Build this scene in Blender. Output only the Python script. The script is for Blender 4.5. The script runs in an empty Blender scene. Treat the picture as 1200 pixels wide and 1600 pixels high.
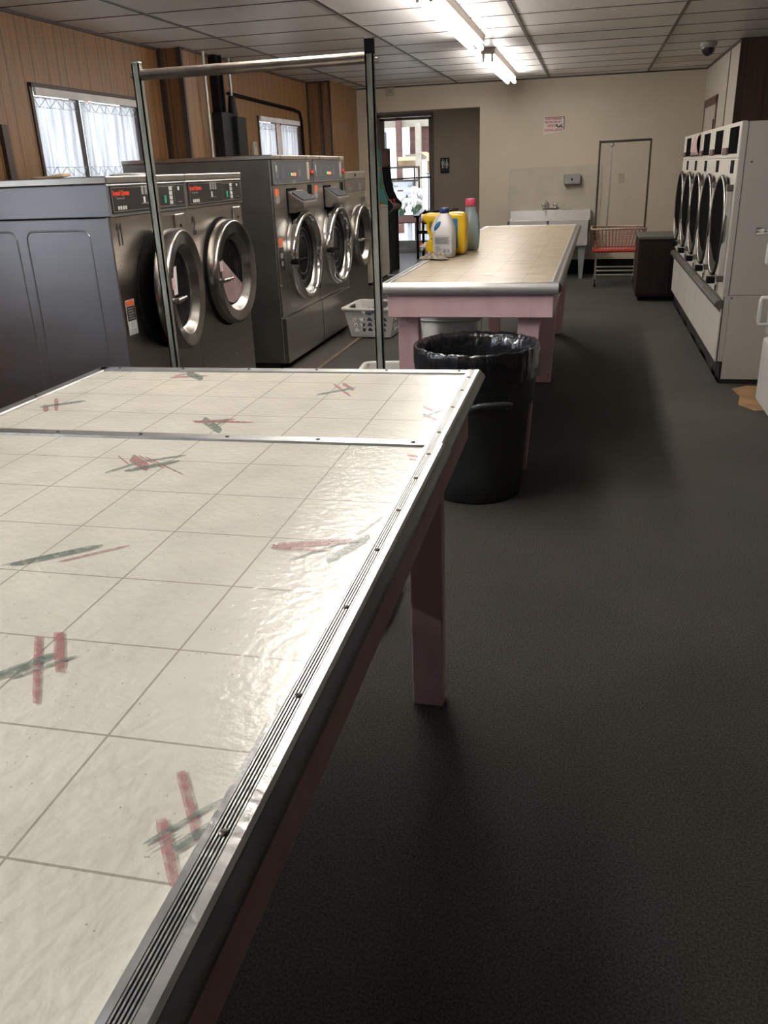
import bpy, bmesh, math, random
from mathutils import Vector, Matrix
random.seed(7)
PI = math.pi
SC = bpy.context.scene
COL = SC.collection

# ---------------------------------------------------------------- materials
def _mat(name):
    m = bpy.data.materials.new(name); m.use_nodes = True
    nt = m.node_tree
    return m, nt, nt.nodes, nt.links, nt.nodes['Principled BSDF']

def rgba(c): return (c[0], c[1], c[2], 1.0)

def pm(name, base, rough=.5, metal=0., var=.12, vscale=6., bump=0., bscale=80., stretch=(1,1,1), dark=None, rvar=0., coat=0., spec=.5):
    """procedural principled material: noise tint, roughness variation and noise bump in object space"""
    m, nt, N, L, B = _mat(name)
    tc = N.new('ShaderNodeTexCoord'); mp = N.new('ShaderNodeMapping'); mp.inputs['Scale'].default_value = stretch
    L.new(tc.outputs['Object'], mp.inputs['Vector'])
    no = N.new('ShaderNodeTexNoise'); no.inputs['Scale'].default_value = vscale; no.inputs['Detail'].default_value = 5
    L.new(mp.outputs['Vector'], no.inputs['Vector'])
    cr = N.new('ShaderNodeValToRGB')
    d = dark or tuple(c*(1-var) for c in base); l = tuple(min(1, c*(1+var)) for c in base)
    cr.color_ramp.elements[0].position = .3; cr.color_ramp.elements[0].color = rgba(d)
    cr.color_ramp.elements[1].position = .7; cr.color_ramp.elements[1].color = rgba(l)
    L.new(no.outputs['Fac'], cr.inputs['Fac']); L.new(cr.outputs['Color'], B.inputs['Base Color'])
    B.inputs['Roughness'].default_value = rough; B.inputs['Metallic'].default_value = metal
    B.inputs['Coat Weight'].default_value = coat; B.inputs['Specular IOR Level'].default_value = spec
    if rvar:
        mr = N.new('ShaderNodeMapRange'); mr.inputs['To Min'].default_value = max(.02, rough-rvar); mr.inputs['To Max'].default_value = rough+rvar
        L.new(no.outputs['Fac'], mr.inputs['Value']); L.new(mr.outputs['Result'], B.inputs['Roughness'])
    if bump:
        n2 = N.new('ShaderNodeTexNoise'); n2.inputs['Scale'].default_value = bscale; n2.inputs['Detail'].default_value = 4
        L.new(mp.outputs['Vector'], n2.inputs['Vector'])
        bp = N.new('ShaderNodeBump'); bp.inputs['Strength'].default_value = bump; bp.inputs['Distance'].default_value = .01
        L.new(n2.outputs['Fac'], bp.inputs['Height']); L.new(bp.outputs['Normal'], B.inputs['Normal'])
    return m

def math_node(N, L, op, a, b=None, c=None):
    n = N.new('ShaderNodeMath'); n.operation = op
    for i, v in enumerate((a, b, c)):
        if v is None: continue
        if isinstance(v, (int, float)): n.inputs[i].default_value = v
        else: L.new(v, n.inputs[i])
    return n.outputs[0]

def emis(name, col, s):
    m, nt, N, L, B = _mat(name)
    B.inputs['Base Color'].default_value = rgba(col); B.inputs['Emission Color'].default_value = rgba(col); B.inputs['Emission Strength'].default_value = s
    return m

def mat_vinyl(name, base, grid, ox, oy, linec, speck=True, rough=.24, yellow=None, bump=.06, spec=.5):
    m, nt, N, L, B = _mat(name)
    tc = N.new('ShaderNodeTexCoord'); sp = N.new('ShaderNodeSeparateXYZ'); L.new(tc.outputs['Object'], sp.inputs[0])
    def line(o, off, w):
        t = math_node(N, L, 'ADD', o, -off + 100*grid)
        t = math_node(N, L, 'DIVIDE', t, grid); t = math_node(N, L, 'FRACT', t)
        t = math_node(N, L, 'SUBTRACT', t, .5); t = math_node(N, L, 'ABSOLUTE', t); t = math_node(N, L, 'SUBTRACT', .5, t)
        return math_node(N, L, 'LESS_THAN', t, w/grid)
    ln = math_node(N, L, 'MAXIMUM', line(sp.outputs['X'], ox, .0013), line(sp.outputs['Y'], oy, .0013))
    no = N.new('ShaderNodeTexNoise'); no.inputs['Scale'].default_value = 9; no.inputs['Detail'].default_value = 8; L.new(tc.outputs['Object'], no.inputs['Vector'])
    cr = N.new('ShaderNodeValToRGB'); cr.color_ramp.elements[0].position = .3; cr.color_ramp.elements[1].position = .72
    cr.color_ramp.elements[0].color = rgba(yellow or tuple(c*.9 for c in base)); cr.color_ramp.elements[1].color = rgba(tuple(min(1, c*1.06) for c in base))
    L.new(no.outputs['Fac'], cr.inputs['Fac'])
    col = cr.outputs['Color']
    if speck:
        vo = N.new('ShaderNodeTexVoronoi'); vo.inputs['Scale'].default_value = 140; L.new(tc.outputs['Object'], vo.inputs['Vector'])
        s1 = math_node(N, L, 'LESS_THAN', vo.outputs['Distance'], .16)
        n3 = N.new('ShaderNodeTexNoise'); n3.inputs['Scale'].default_value = 60; L.new(tc.outputs['Object'], n3.inputs['Vector'])
        s1 = math_node(N, L, 'MULTIPLY', s1, math_node(N, L, 'GREATER_THAN', n3.outputs['Fac'], .60))
        s1 = math_node(N, L, 'MULTIPLY', s1, .55)
        mx = N.new('ShaderNodeMix'); mx.data_type = 'RGBA'; L.new(s1, mx.inputs[0]); L.new(col, mx.inputs[6]); mx.inputs[7].default_value = (.22, .18, .13, 1); col = mx.outputs[2]
    mx = N.new('ShaderNodeMix'); mx.data_type = 'RGBA'; L.new(math_node(N, L, 'MULTIPLY', ln, .8), mx.inputs[0]); L.new(col, mx.inputs[6]); mx.inputs[7].default_value = rgba(linec); col = mx.outputs[2]
    L.new(col, B.inputs['Base Color'])
    B.inputs['Roughness'].default_value = rough; B.inputs['Specular IOR Level'].default_value = spec
    n4 = N.new('ShaderNodeTexNoise'); n4.inputs['Scale'].default_value = 70; n4.inputs['Detail'].default_value = 5; L.new(tc.outputs['Object'], n4.inputs['Vector'])
    bp = N.new('ShaderNodeBump'); bp.inputs['Strength'].default_value = bump*4; bp.inputs['Distance'].default_value = .006; L.new(n4.outputs['Fac'], bp.inputs['Height']); L.new(bp.outputs['Normal'], B.inputs['Normal'])
    return m

def mat_stroke(name, col):
    m, nt, N, L, B = _mat(name)
    tc = N.new('ShaderNodeTexCoord'); no = N.new('ShaderNodeTexNoise'); no.inputs['Scale'].default_value = 90; no.inputs['Detail'].default_value = 6
    L.new(tc.outputs['Object'], no.inputs['Vector'])
    mr = N.new('ShaderNodeMapRange'); mr.inputs['From Min'].default_value = .3; mr.inputs['From Max'].default_value = .6; mr.inputs['To Min'].default_value = .28; mr.inputs['To Max'].default_value = .72
    L.new(no.outputs['Fac'], mr.inputs['Value']); L.new(mr.outputs['Result'], B.inputs['Alpha'])
    B.inputs['Base Color'].default_value = rgba(col); B.inputs['Roughness'].default_value = .3
    return m

def mat_wood_panel(name, base, dark, per=.68):
    """vertical random-plank panelling: grooves at uneven steps plus stretched grain"""
    m, nt, N, L, B = _mat(name)
    tc = N.new('ShaderNodeTexCoord'); sp = N.new('ShaderNodeSeparateXYZ'); L.new(tc.outputs['Object'], sp.inputs[0])
    t = math_node(N, L, 'ADD', sp.outputs['X'], sp.outputs['Y']); t = math_node(N, L, 'ADD', t, 40*per)
    q = math_node(N, L, 'DIVIDE', t, per); fr = math_node(N, L, 'FRACT', q)
    g = None
    for p_ in (.03, .22, .36, .60, .78):
        d = math_node(N, L, 'ABSOLUTE', math_node(N, L, 'SUBTRACT', fr, p_))
        l_ = math_node(N, L, 'LESS_THAN', d, .0035/per)
        g = l_ if g is None else math_node(N, L, 'MAXIMUM', g, l_)
    mp = N.new('ShaderNodeMapping'); mp.inputs['Scale'].default_value = (14, 14, 1.1); L.new(tc.outputs['Object'], mp.inputs['Vector'])
    no = N.new('ShaderNodeTexNoise'); no.inputs['Scale'].default_value = 2.5; no.inputs['Detail'].default_value = 8; no.inputs['Distortion'].default_value = .6; L.new(mp.outputs['Vector'], no.inputs['Vector'])
    cr = N.new('ShaderNodeValToRGB'); cr.color_ramp.elements[0].position = .3; cr.color_ramp.elements[1].position = .7
    cr.color_ramp.elements[0].color = rgba(tuple(c*.74 for c in base)); cr.color_ramp.elements[1].color = rgba(tuple(c*1.12 for c in base))
    L.new(no.outputs['Fac'], cr.inputs['Fac'])
    mx = N.new('ShaderNodeMix'); mx.data_type = 'RGBA'; L.new(math_node(N, L, 'MULTIPLY', g, .85), mx.inputs[0]); L.new(cr.outputs['Color'], mx.inputs[6]); mx.inputs[7].default_value = rgba(dark)
    L.new(mx.outputs[2], B.inputs['Base Color']); B.inputs['Roughness'].default_value = .42
    bp = N.new('ShaderNodeBump'); bp.inputs['Strength'].default_value = .5; bp.inputs['Distance'].default_value = .004
    L.new(math_node(N, L, 'SUBTRACT', 1., g), bp.inputs['Height']); L.new(bp.outputs['Normal'], B.inputs['Normal'])
    return m

def mat_pink(name):
    m, nt, N, L, B = _mat(name)
    tc = N.new('ShaderNodeTexCoord')
    mp = N.new('ShaderNodeMapping'); mp.inputs['Scale'].default_value = (3, 3, 1); L.new(tc.outputs['Object'], mp.inputs['Vector'])
    no = N.new('ShaderNodeTexNoise'); no.inputs['Scale'].default_value = 5; no.inputs['Detail'].default_value = 7; L.new(mp.outputs['Vector'], no.inputs['Vector'])
    cr = N.new('ShaderNodeValToRGB'); e = cr.color_ramp.elements
    e[0].position = .0; e[0].color = (.17, .07, .03, 1); e[1].position = .275; e[1].color = (.22, .10, .05, 1)
    a = e.new(.29); a.color = (.62, .41, .42, 1); b = e.new(.5); b.color = (.69, .47, .48, 1); c = e.new(.8); c.color = (.74, .51, .52, 1)
    L.new(no.outputs['Fac'], cr.inputs['Fac']); L.new(cr.outputs['Color'], B.inputs['Base Color']); B.inputs['Roughness'].default_value = .5
    bp = N.new('ShaderNodeBump'); bp.inputs['Strength'].default_value = .25; bp.inputs['Distance'].default_value = .004; L.new(no.outputs['Fac'], bp.inputs['Height']); L.new(bp.outputs['Normal'], B.inputs['Normal'])
    return m

def mat_carpet(name):
    m, nt, N, L, B = _mat(name)
    tc = N.new('ShaderNodeTexCoord')
    n1 = N.new('ShaderNodeTexNoise'); n1.inputs['Scale'].default_value = 1.1; n1.inputs['Detail'].default_value = 6; L.new(tc.outputs['Object'], n1.inputs['Vector'])
    n2 = N.new('ShaderNodeTexNoise'); n2.inputs['Scale'].default_value = 190; n2.inputs['Detail'].default_value = 3; L.new(tc.outputs['Object'], n2.inputs['Vector'])
    c1 = N.new('ShaderNodeValToRGB'); c1.color_ramp.elements[0].position = .3; c1.color_ramp.elements[1].position = .72
    c1.color_ramp.elements[0].color = (.052, .048, .042, 1); c1.color_ramp.elements[1].color = (.078, .073, .066, 1); L.new(n1.outputs['Fac'], c1.inputs['Fac'])
    c2 = N.new('ShaderNodeValToRGB'); c2.color_ramp.elements[0].position = .34; c2.color_ramp.elements[1].position = .68
    c2.color_ramp.elements[0].color = (.55, .55, .55, 1); c2.color_ramp.elements[1].color = (1.5, 1.5, 1.48, 1); L.new(n2.outputs['Fac'], c2.inputs['Fac'])
    mx = N.new('ShaderNodeMix'); mx.data_type = 'RGBA'; mx.blend_type = 'MULTIPLY'; mx.inputs[0].default_value = 1; L.new(c1.outputs['Color'], mx.inputs[6]); L.new(c2.outputs['Color'], mx.inputs[7])
    L.new(mx.outputs[2], B.inputs['Base Color']); B.inputs['Roughness'].default_value = .9; B.inputs['Specular IOR Level'].default_value = .25
    bp = N.new('ShaderNodeBump'); bp.inputs['Strength'].default_value = .5; bp.inputs['Distance'].default_value = .004; L.new(n2.outputs['Fac'], bp.inputs['Height']); L.new(bp.outputs['Normal'], B.inputs['Normal'])
    return m

def mat_glass(name, tint=(1, 1, 1), refl=.08):
    m, nt, N, L, B = _mat(name); N.remove(B)
    tr = N.new('ShaderNodeBsdfTransparent'); tr.inputs[0].default_value = rgba(tint); gl = N.new('ShaderNodeBsdfGlossy'); gl.inputs['Roughness'].default_value = .02
    lw = N.new('ShaderNodeLayerWeight'); lw.inputs[0].default_value = .25
    f = math_node(N, L, 'MULTIPLY', lw.outputs['Fresnel'], refl*6)
    mx = N.new('ShaderNodeMixShader'); L.new(f, mx.inputs[0]); L.new(tr.outputs[0], mx.inputs[1]); L.new(gl.outputs[0], mx.inputs[2])
    L.new(mx.outputs[0], N['Material Output'].inputs[0])
    return m

def mat_lace(name):
    m, nt, N, L, B = _mat(name); N.remove(B)
    tc = N.new('ShaderNodeTexCoord')
    vo = N.new('ShaderNodeTexVoronoi'); vo.inputs['Scale'].default_value = 120; L.new(tc.outputs['Object'], vo.inputs['Vector'])
    holes = math_node(N, L, 'LESS_THAN', vo.outputs['Distance'], .26)
    no = N.new('ShaderNodeTexNoise'); no.inputs['Scale'].default_value = 4; L.new(tc.outputs['Object'], no.inputs['Vector'])
    dn = math_node(N, L, 'MULTIPLY', holes, .20); dn = math_node(N, L, 'ADD', dn, .04)
    df = N.new('ShaderNodeBsdfDiffuse'); df.inputs[0].default_value = (.86, .88, .92, 1)
    tl = N.new('ShaderNodeBsdfTranslucent'); mp = N.new('ShaderNodeMapping'); mp.inputs['Scale'].default_value = (1, 26, 1.2); L.new(tc.outputs['Object'], mp.inputs['Vector'])
    fo = N.new('ShaderNodeTexNoise'); fo.inputs['Scale'].default_value = 1.6; fo.inputs['Detail'].default_value = 3; L.new(mp.outputs['Vector'], fo.inputs['Vector'])
    cr = N.new('ShaderNodeValToRGB'); cr.color_ramp.elements[0].position = .35; cr.color_ramp.elements[1].position = .65; cr.color_ramp.elements[0].color = (.30, .315, .35, 1); cr.color_ramp.elements[1].color = (.80, .81, .83, 1); L.new(fo.outputs['Fac'], cr.inputs['Fac']); L.new(cr.outputs['Color'], tl.inputs[0])  # stripes in the translucent colour paint in the shading of the folds
    m1 = N.new('ShaderNodeMixShader'); m1.inputs[0].default_value = .6; L.new(df.outputs[0], m1.inputs[1]); L.new(tl.outputs[0], m1.inputs[2])
    tr = N.new('ShaderNodeBsdfTransparent'); m2 = N.new('ShaderNodeMixShader'); L.new(dn, m2.inputs[0]); L.new(m1.outputs[0], m2.inputs[1]); L.new(tr.outputs[0], m2.inputs[2])
    L.new(m2.outputs[0], N['Material Output'].inputs[0])
    return m

def mat_plasticbag(name):
    m = pm(name, (.012, .013, .016), rough=.18, var=.3, vscale=12, bump=1., bscale=26, stretch=(1.5, 1.5, .22), coat=.6)
    return m

M = {}
M['vinyl'] = mat_vinyl('speckled_cream_vinyl', (.66, .61, .50), .1557, -.4292, 1.3529, (.30, .25, .19))
M['vinyl_far'] = mat_vinyl('yellowed_tile_vinyl', (.62, .52, .35), .1557, -.4292, 4.06, (.22, .17, .10), speck=False, rough=.22, yellow=(.50, .39, .22))
M['red_stroke'] = mat_stroke('dusty_red_stroke', (.46, .19, .19))
M['green_stroke'] = mat_stroke('grey_green_stroke', (.19, .24, .20))
M['brown_stroke'] = mat_stroke('brown_stroke', (.22, .13, .06))
M['alu'] = pm('worn_aluminium', (.60, .60, .59), rough=.36, metal=1, var=.08, vscale=12, bump=.12, bscale=60, rvar=.1)
M['alu_dark'] = pm('aluminium_groove', (.055, .045, .038), rough=.85, spec=.05)
M['nosing'] = pm('grey_rubber_nosing', (.23, .25, .245), rough=.33, metal=.7, var=.15, bump=.06, rvar=.1)
M['pink'] = mat_pink('chipped_pink_paint')
M['nosing_silver'] = pm('silver_front_nosing', (.46, .455, .44), rough=.36, metal=.35, var=.06, vscale=9)
M['screw'] = pm('rusty_screw', (.12, .10, .085), rough=.5, metal=.8, var=.3, vscale=80)
M['carpet'] = mat_carpet('charcoal_carpet')
M['wood'] = mat_wood_panel('brown_plank_panelling', (.245, .122, .046), (.035, .018, .01))
M['wood_dark'] = mat_wood_panel('dark_plank_panelling', (.075, .040, .026), (.02, .01, .008), per=.8)
M['dark_trim'] = pm('dark_brown_trim', (.045, .03, .024), rough=.45)
M['beige'] = pm('warm_beige_paint', (.56, .49, .385), rough=.6, var=.05, vscale=1.5, bump=.08, bscale=60)
M['hall'] = pm('taupe_paint', (.46, .39, .31), rough=.65, var=.05, vscale=2, bump=.06)
M['white_wall'] = pm('off_white_wall_board', (.58, .53, .45), rough=.5, var=.04)
M['backsplash'] = pm('grey_backsplash_board', (.49, .45, .365), rough=.5, var=.08, vscale=5)
M['ceil'] = pm('ceiling_panel_vinyl', (.70, .67, .65), rough=.38, var=.07, vscale=1.6, bump=.04, bscale=90)
M['tbar'] = pm('ceiling_grid_bar', (.085, .075, .068), rough=.5)
M['steel'] = pm('brushed_stainless', (.46, .435, .40), rough=.30, metal=1, var=.08, vscale=3, stretch=(1, 1, 12), bump=.02, bscale=120, rvar=.06)
M['steel_side'] = pm('brushed_stainless_side', (.42, .425, .46), rough=.42, metal=.9, var=.10, vscale=2.5, stretch=(1, 1, 3), rvar=.08)
M['steel_lid'] = pm('stainless_lid', (.60, .575, .53), rough=.28, metal=1, var=.08, vscale=8)
M['steel_dark'] = pm('dark_steel_side', (.30, .29, .275), rough=.45, metal=1, var=.2, vscale=3)
M['chrome'] = pm('polished_chrome', (.78, .78, .77), rough=.10, metal=1, var=.05)
M['satin'] = pm('satin_steel_ring', (.34, .32, .295), rough=.27, metal=1, var=.08)
M['drum'] = pm('perforated_drum_steel', (.22, .22, .22), rough=.35, metal=1, var=.4, vscale=60)  # grey metal of the highlight rings laid on the tall washer glass
M['glass_black'] = pm('black_glass_no_glare', (.010, .010, .010), rough=.6, var=.2, spec=.0)
M['glass_dark'] = pm('dark_door_glass', (.010, .010, .010), rough=.10, var=.2, spec=.10)
M['glass_pink'] = pm('pink_load_behind_glass', (.36, .25, .255), rough=.2, var=.18, vscale=10, spec=.3)
M['black'] = pm('black_plastic', (.013, .013, .014), rough=.45, var=.2, spec=.2)
M['black_matte'] = pm('black_matte', (.010, .010, .010), rough=.8, var=.2, spec=.05)
M['panel_black'] = pm('black_control_film', (.022, .021, .020), rough=.3, var=.1)
M['panel_grey'] = pm('slate_control_film', (.075, .082, .095), rough=.35, var=.08)
M['panel_brown'] = pm('brown_grey_control_film', (.10, .088, .078), rough=.4, var=.08)
M['red_print'] = pm('red_print', (.62, .045, .02), rough=.4, var=.05)
M['white_print'] = pm('white_print', (.62, .62, .60), rough=.4, var=.05)
M['grey_print'] = pm('grey_print', (.25, .25, .25), rough=.4, var=.05)
M['black_print'] = pm('black_print', (.015, .013, .012), rough=.5, var=.05)
M['green_btn'] = pm('green_button', (.02, .33, .17), rough=.4)
M['orange'] = pm('orange_sticker', (.70, .15, .045), rough=.5, var=.08)
M['paper'] = pm('white_paper', (.66, .65, .62), rough=.7, var=.04)
M['pink_paper'] = pm('pink_paper', (.62, .42, .42), rough=.75, var=.1, vscale=20)
M['led_green'] = emis('green_led', (.1, .9, .35), 1.2)
M['led_red'] = emis('red_led', (1., .16, .06), 1.5)
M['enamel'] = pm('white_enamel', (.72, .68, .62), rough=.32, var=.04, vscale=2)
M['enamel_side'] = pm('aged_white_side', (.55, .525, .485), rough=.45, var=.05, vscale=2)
M['white_plastic'] = pm('white_plastic', (.68, .67, .64), rough=.35, var=.04)
M['frosted'] = pm('frosted_white_plastic', (.55, .56, .55), rough=.3, var=.06)
M['ledge'] = pm('grey_ledge_metal', (.17, .16, .145), rough=.35, metal=.6, var=.15)
M['maroon'] = pm('maroon_plastic', (.12, .06, .05), rough=.45)
M['galv'] = pm('dull_galvanised_tube', (.44, .45, .40), rough=.4, metal=.45, var=.35, vscale=9, stretch=(6, 6, 1), bump=.1, bscale=60)
M['barsteel'] = pm('rusty_bar_steel', (.36, .31, .27), rough=.32, metal=.9, var=.3, vscale=14)
M['can'] = pm('black_can_plastic', (.042, .048, .049), rough=.42, var=.15, vscale=5, bump=.05)
M['bag'] = mat_plasticbag('black_bin_bag')
M['denim'] = pm('dark_blue_cloth', (.03, .035, .06), rough=.9, var=.35, vscale=20, bump=.5, bscale=40)
M['yellow'] = pm('yellow_jug_plastic', (.72, .45, .015), rough=.3, var=.06)
M['bleach'] = pm('white_bottle_plastic', (.68, .67, .66), rough=.35, var=.03)
M['label_white'] = pm('white_label', (.55, .55, .55), rough=.45, var=.1, vscale=60)
M['blue_cap'] = pm('dark_blue_cap', (.02, .035, .16), rough=.35)
M['blue_label'] = pm('blue_label', (.03, .17, .36), rough=.35, var=.3, vscale=30)
M['softener'] = pm('grey_blue_bottle', (.27, .35, .38), rough=.33, var=.06)
M['softlabel'] = pm('pale_green_label', (.42, .50, .40), rough=.4, var=.2, vscale=25)
M['pink_cap'] = pm('bright_pink_cap', (.70, .085, .19), rough=.35)
M['rag'] = pm('grey_tan_rag', (.29, .245, .20), rough=.95, var=.25, vscale=60, bump=.5, bscale=120)
M['porcelain'] = pm('old_white_sink', (.52, .51, .49), rough=.3, var=.08, vscale=4)
M['galvleg'] = pm('painted_grey_leg', (.22, .24, .23), rough=.5)
M['red_plastic'] = pm('red_plastic', (.50, .045, .03), rough=.4, var=.1)
M['wire_red'] = pm('faded_red_wire', (.33, .10, .07), rough=.45, var=.3, vscale=20)
M['wire'] = pm('tan_coated_wire', (.50, .40, .31), rough=.45, var=.15)
M['cabinet_dark'] = pm('dark_brown_laminate', (.020, .012, .010), rough=.5, var=.3, vscale=3, stretch=(6, 6, 1), spec=.2)
M['cab_top'] = pm('grey_cabinet_top', (.10, .095, .085), rough=.5)
M['grey_plastic'] = pm('grey_dispenser_plastic', (.27, .265, .25), rough=.35)
M['sign_white'] = pm('sign_paper', (.66, .58, .56), rough=.6, var=.06)
M['sign_red'] = pm('faded_red_print', (.42, .08, .08), rough=.6)
M['plate'] = pm('almond_plate', (.42, .37, .28), rough=.45)
M['bronze'] = pm('dark_bronze_frame', (.075, .060, .048), rough=.4, metal=.4)
M['door_frame'] = pm('brown_door_frame', (.20, .165, .135), rough=.45)
M['sill_grey'] = pm('grey_door_sill', (.46, .47, .47), rough=.45)
M['hall_floor'] = pm('grey_hall_floor', (.13, .13, .128), rough=.4, var=.15)
M['rail_grey'] = pm('grey_door_rail', (.22, .23, .23), rough=.45)
M['art'] = pm('teal_side_art', (.03, .22, .23), rough=.4, var=.5, vscale=7, dark=(.10, .16, .06))
M['art_orange'] = pm('orange_side_art', (.50, .24, .04), rough=.4, var=.5, vscale=14)
M['navy'] = pm('navy_sign', (.012, .018, .026), rough=.4)
M['cream_cab'] = pm('cream_cabinet_enamel', (.42, .39, .32), rough=.45, var=.05)
M['cardboard'] = pm('cardboard', (.50, .36, .23), rough=.8, var=.1)
M['brick'] = pm('red_brown_cladding', (.13, .065, .055), rough=.8, var=.25, vscale=3, stretch=(1, 1, 6))
M['concrete'] = pm('pale_concrete', (.55, .54, .52), rough=.85, var=.1)
M['post'] = pm('painted_timber_post', (.35, .31, .25), rough=.7)
M['leafgreen'] = pm('grey_green_stems', (.20, .33, .25), rough=.6, var=.4, vscale=25)
M['petal'] = pm('white_petals', (.82, .82, .80), rough=.6, var=.05)
M['black_wood'] = pm('black_varnished_wood', (.018, .012, .012), rough=.22, var=.2)
M['bluewhite'] = pm('white_crate', (.68, .72, .80), rough=.5)
M['glass'] = mat_glass('clear_glass')
M['lace'] = mat_lace('white_lace')
M['lace_trim'] = pm('grey_lace_thread', (.42, .43, .47), rough=.8)
M['blind'] = pm('white_blind', (.72, .70, .68), rough=.6)
M['tube'] = emis('lit_fluorescent_tube', (1., .96, .91), 44)
M['tube_near'] = emis('brighter_fluorescent_tube', (1., .96, .91), 54)
M['fix_white'] = pm('aged_white_fixture', (.50, .44, .37), rough=.4)
M['plywood'] = pm('bare_plywood', (.34, .20, .09), rough=.8, var=.3, vscale=9)
M['floor_edge'] = pm('brown_floor_edge', (.16, .11, .07), rough=.6, var=.3, vscale=10)
M['concrete_floor'] = pm('worn_grey_brown_floor', (.040, .035, .027), rough=.55, var=.2, vscale=4)
M['smoke'] = pm('smoked_dome', (.03, .03, .035), rough=.08, var=.1)

# ---------------------------------------------------------------- mesh builder
class MB:
    def __init__(s): s.v, s.f, s.m, s.sm = [], [], [], []
    def add(s, vs, fs, mi=0, smooth=False):
        b = len(s.v); s.v += [tuple(v) for v in vs]
        for f in fs: s.f.append(tuple(b+i for i in f)); s.m.append(mi); s.sm.append(smooth)
        return s
    def box(s, x0, x1, y0, y1, z0, z1, mi=0):
        if x0 > x1: x0, x1 = x1, x0
        if y0 > y1: y0, y1 = y1, y0
        if z0 > z1: z0, z1 = z1, z0
        v = [(x0,y0,z0),(x1,y0,z0),(x1,y1,z0),(x0,y1,z0),(x0,y0,z1),(x1,y0,z1),(x1,y1,z1),(x0,y1,z1)]
        return s.add(v, [(0,3,2,1),(4,5,6,7),(0,1,5,4),(1,2,6,5),(2,3,7,6),(3,0,4,7)], mi)
    def hexa(s, p8, mi=0):
        return s.add(p8, [(0,3,2,1),(4,5,6,7),(0,1,5,4),(1,2,6,5),(2,3,7,6),(3,0,4,7)], mi)
    def prism(s, poly, axis, a0, a1, mi=0):
        """poly: 2d points; axis 'x': (y,z), 'y': (x,z), 'z': (x,y)"""
        def P(p, a):
            return {'x': (a, p[0], p[1]), 'y': (p[0], a, p[1]), 'z': (p[0], p[1], a)}[axis]
        n = len(poly); vs = [P(p, a0) for p in poly]+[P(p, a1) for p in poly]
        fs = [tuple(range(n-1, -1, -1)), tuple(range(n, 2*n))]+[(i, (i+1) % n, n+(i+1) % n, n+i) for i in range(n)]
        return s.add(vs, fs, mi)
    def cyl(s, p0, p1, r0, r1=None, n=16, mi=0, caps=True, smooth=True):
        r1 = r0 if r1 is None else r1
        p0, p1 = Vector(p0), Vector(p1); d = (p1-p0).normalized()
        a = d.orthogonal().normalized(); b = d.cross(a)
        vs = []
        for p, r in ((p0, r0), (p1, r1)):
            for i in range(n):
                t = 2*PI*i/n; vs.append(p+a*math.cos(t)*r+b*math.sin(t)*r)
        s.add(vs, [(i, (i+1) % n, n+(i+1) % n, n+i) for i in range(n)], mi, smooth)
        if caps:
            s.add(vs[:n], [tuple(range(n-1, -1, -1))], mi); s.add(vs[n:], [tuple(range(n))], mi)
        return s
    def tube(s, pts, r, n=8, mi=0, closed=False):
        pts = [Vector(p) for p in pts]; k = len(pts); vs = []
        up = None
        for i, p in enumerate(pts):
            if closed: d = pts[(i+1) % k]-pts[i-1]
            else: d = pts[min(i+1, k-1)]-pts[max(i-1, 0)]
            d.normalize()
            a = d.orthogonal().normalized() if up is None else (up-d*up.dot(d)).normalized()
            up = a; b = d.cross(a)
            rr = r[i] if isinstance(r, (list, tuple)) else r
            for j in range(n):
                t = 2*PI*j/n; vs.append(p+a*math.cos(t)*rr+b*math.sin(t)*rr)
        fs = []
        for i in range(k if closed else k-1):
            i2 = (i+1) % k
            for j in range(n): fs.append((i*n+j, i*n+(j+1) % n, i2*n+(j+1) % n, i2*n+j))
        s.add(vs, fs, mi, True)
        if not closed:
            s.add(vs[:n], [tuple(range(n-1, -1, -1))], mi); s.add(vs[-n:], [tuple(range(n))], mi)
        return s
    def lathe(s, prof, c, axis='z', n=32, mi=0, sx=1., sy=1., smooth=True, cap0=False, cap1=False, fn=None):
        """prof: (r, h) pairs along axis through c"""
        vs = []
        for r, h in prof:
            for i in range(n):
                t = 2*PI*i/n; a, b = r*math.cos(t)*sx, r*math.sin(t)*sy
                if fn: a, b, h2 = fn(a, b, h, t)
                else: h2 = h
                q = {'z': (a, b, h2), 'x': (h2, a, b), 'y': (a, h2, b)}[axis]
                vs.append((q[0]+c[0], q[1]+c[1], q[2]+c[2]))
        k = len(prof); fs = []
        for i in range(k-1):
            for j in range(n): fs.append((i*n+j, i*n+(j+1) % n, (i+1)*n+(j+1) % n, (i+1)*n+j))
        s.add(vs, fs, mi, smooth)
        if cap0: s.add(vs[:n], [tuple(range(n-1, -1, -1))], mi)
        if cap1: s.add(vs[-n:], [tuple(range(n))], mi)
        return s
    def sheet(s, fn, nu, nv, mi=0, smooth=True):
        vs = [fn(i/nu, j/nv) for j in range(nv+1) for i in range(nu+1)]
        fs = [(j*(nu+1)+i, j*(nu+1)+i+1, (j+1)*(nu+1)+i+1, (j+1)*(nu+1)+i) for j in range(nv) for i in range(nu)]
        return s.add(vs, fs, mi, smooth)
    def xf(s, mat):
        s.v = [tuple(mat @ Vector(v)) for v in s.v]; return s
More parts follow.
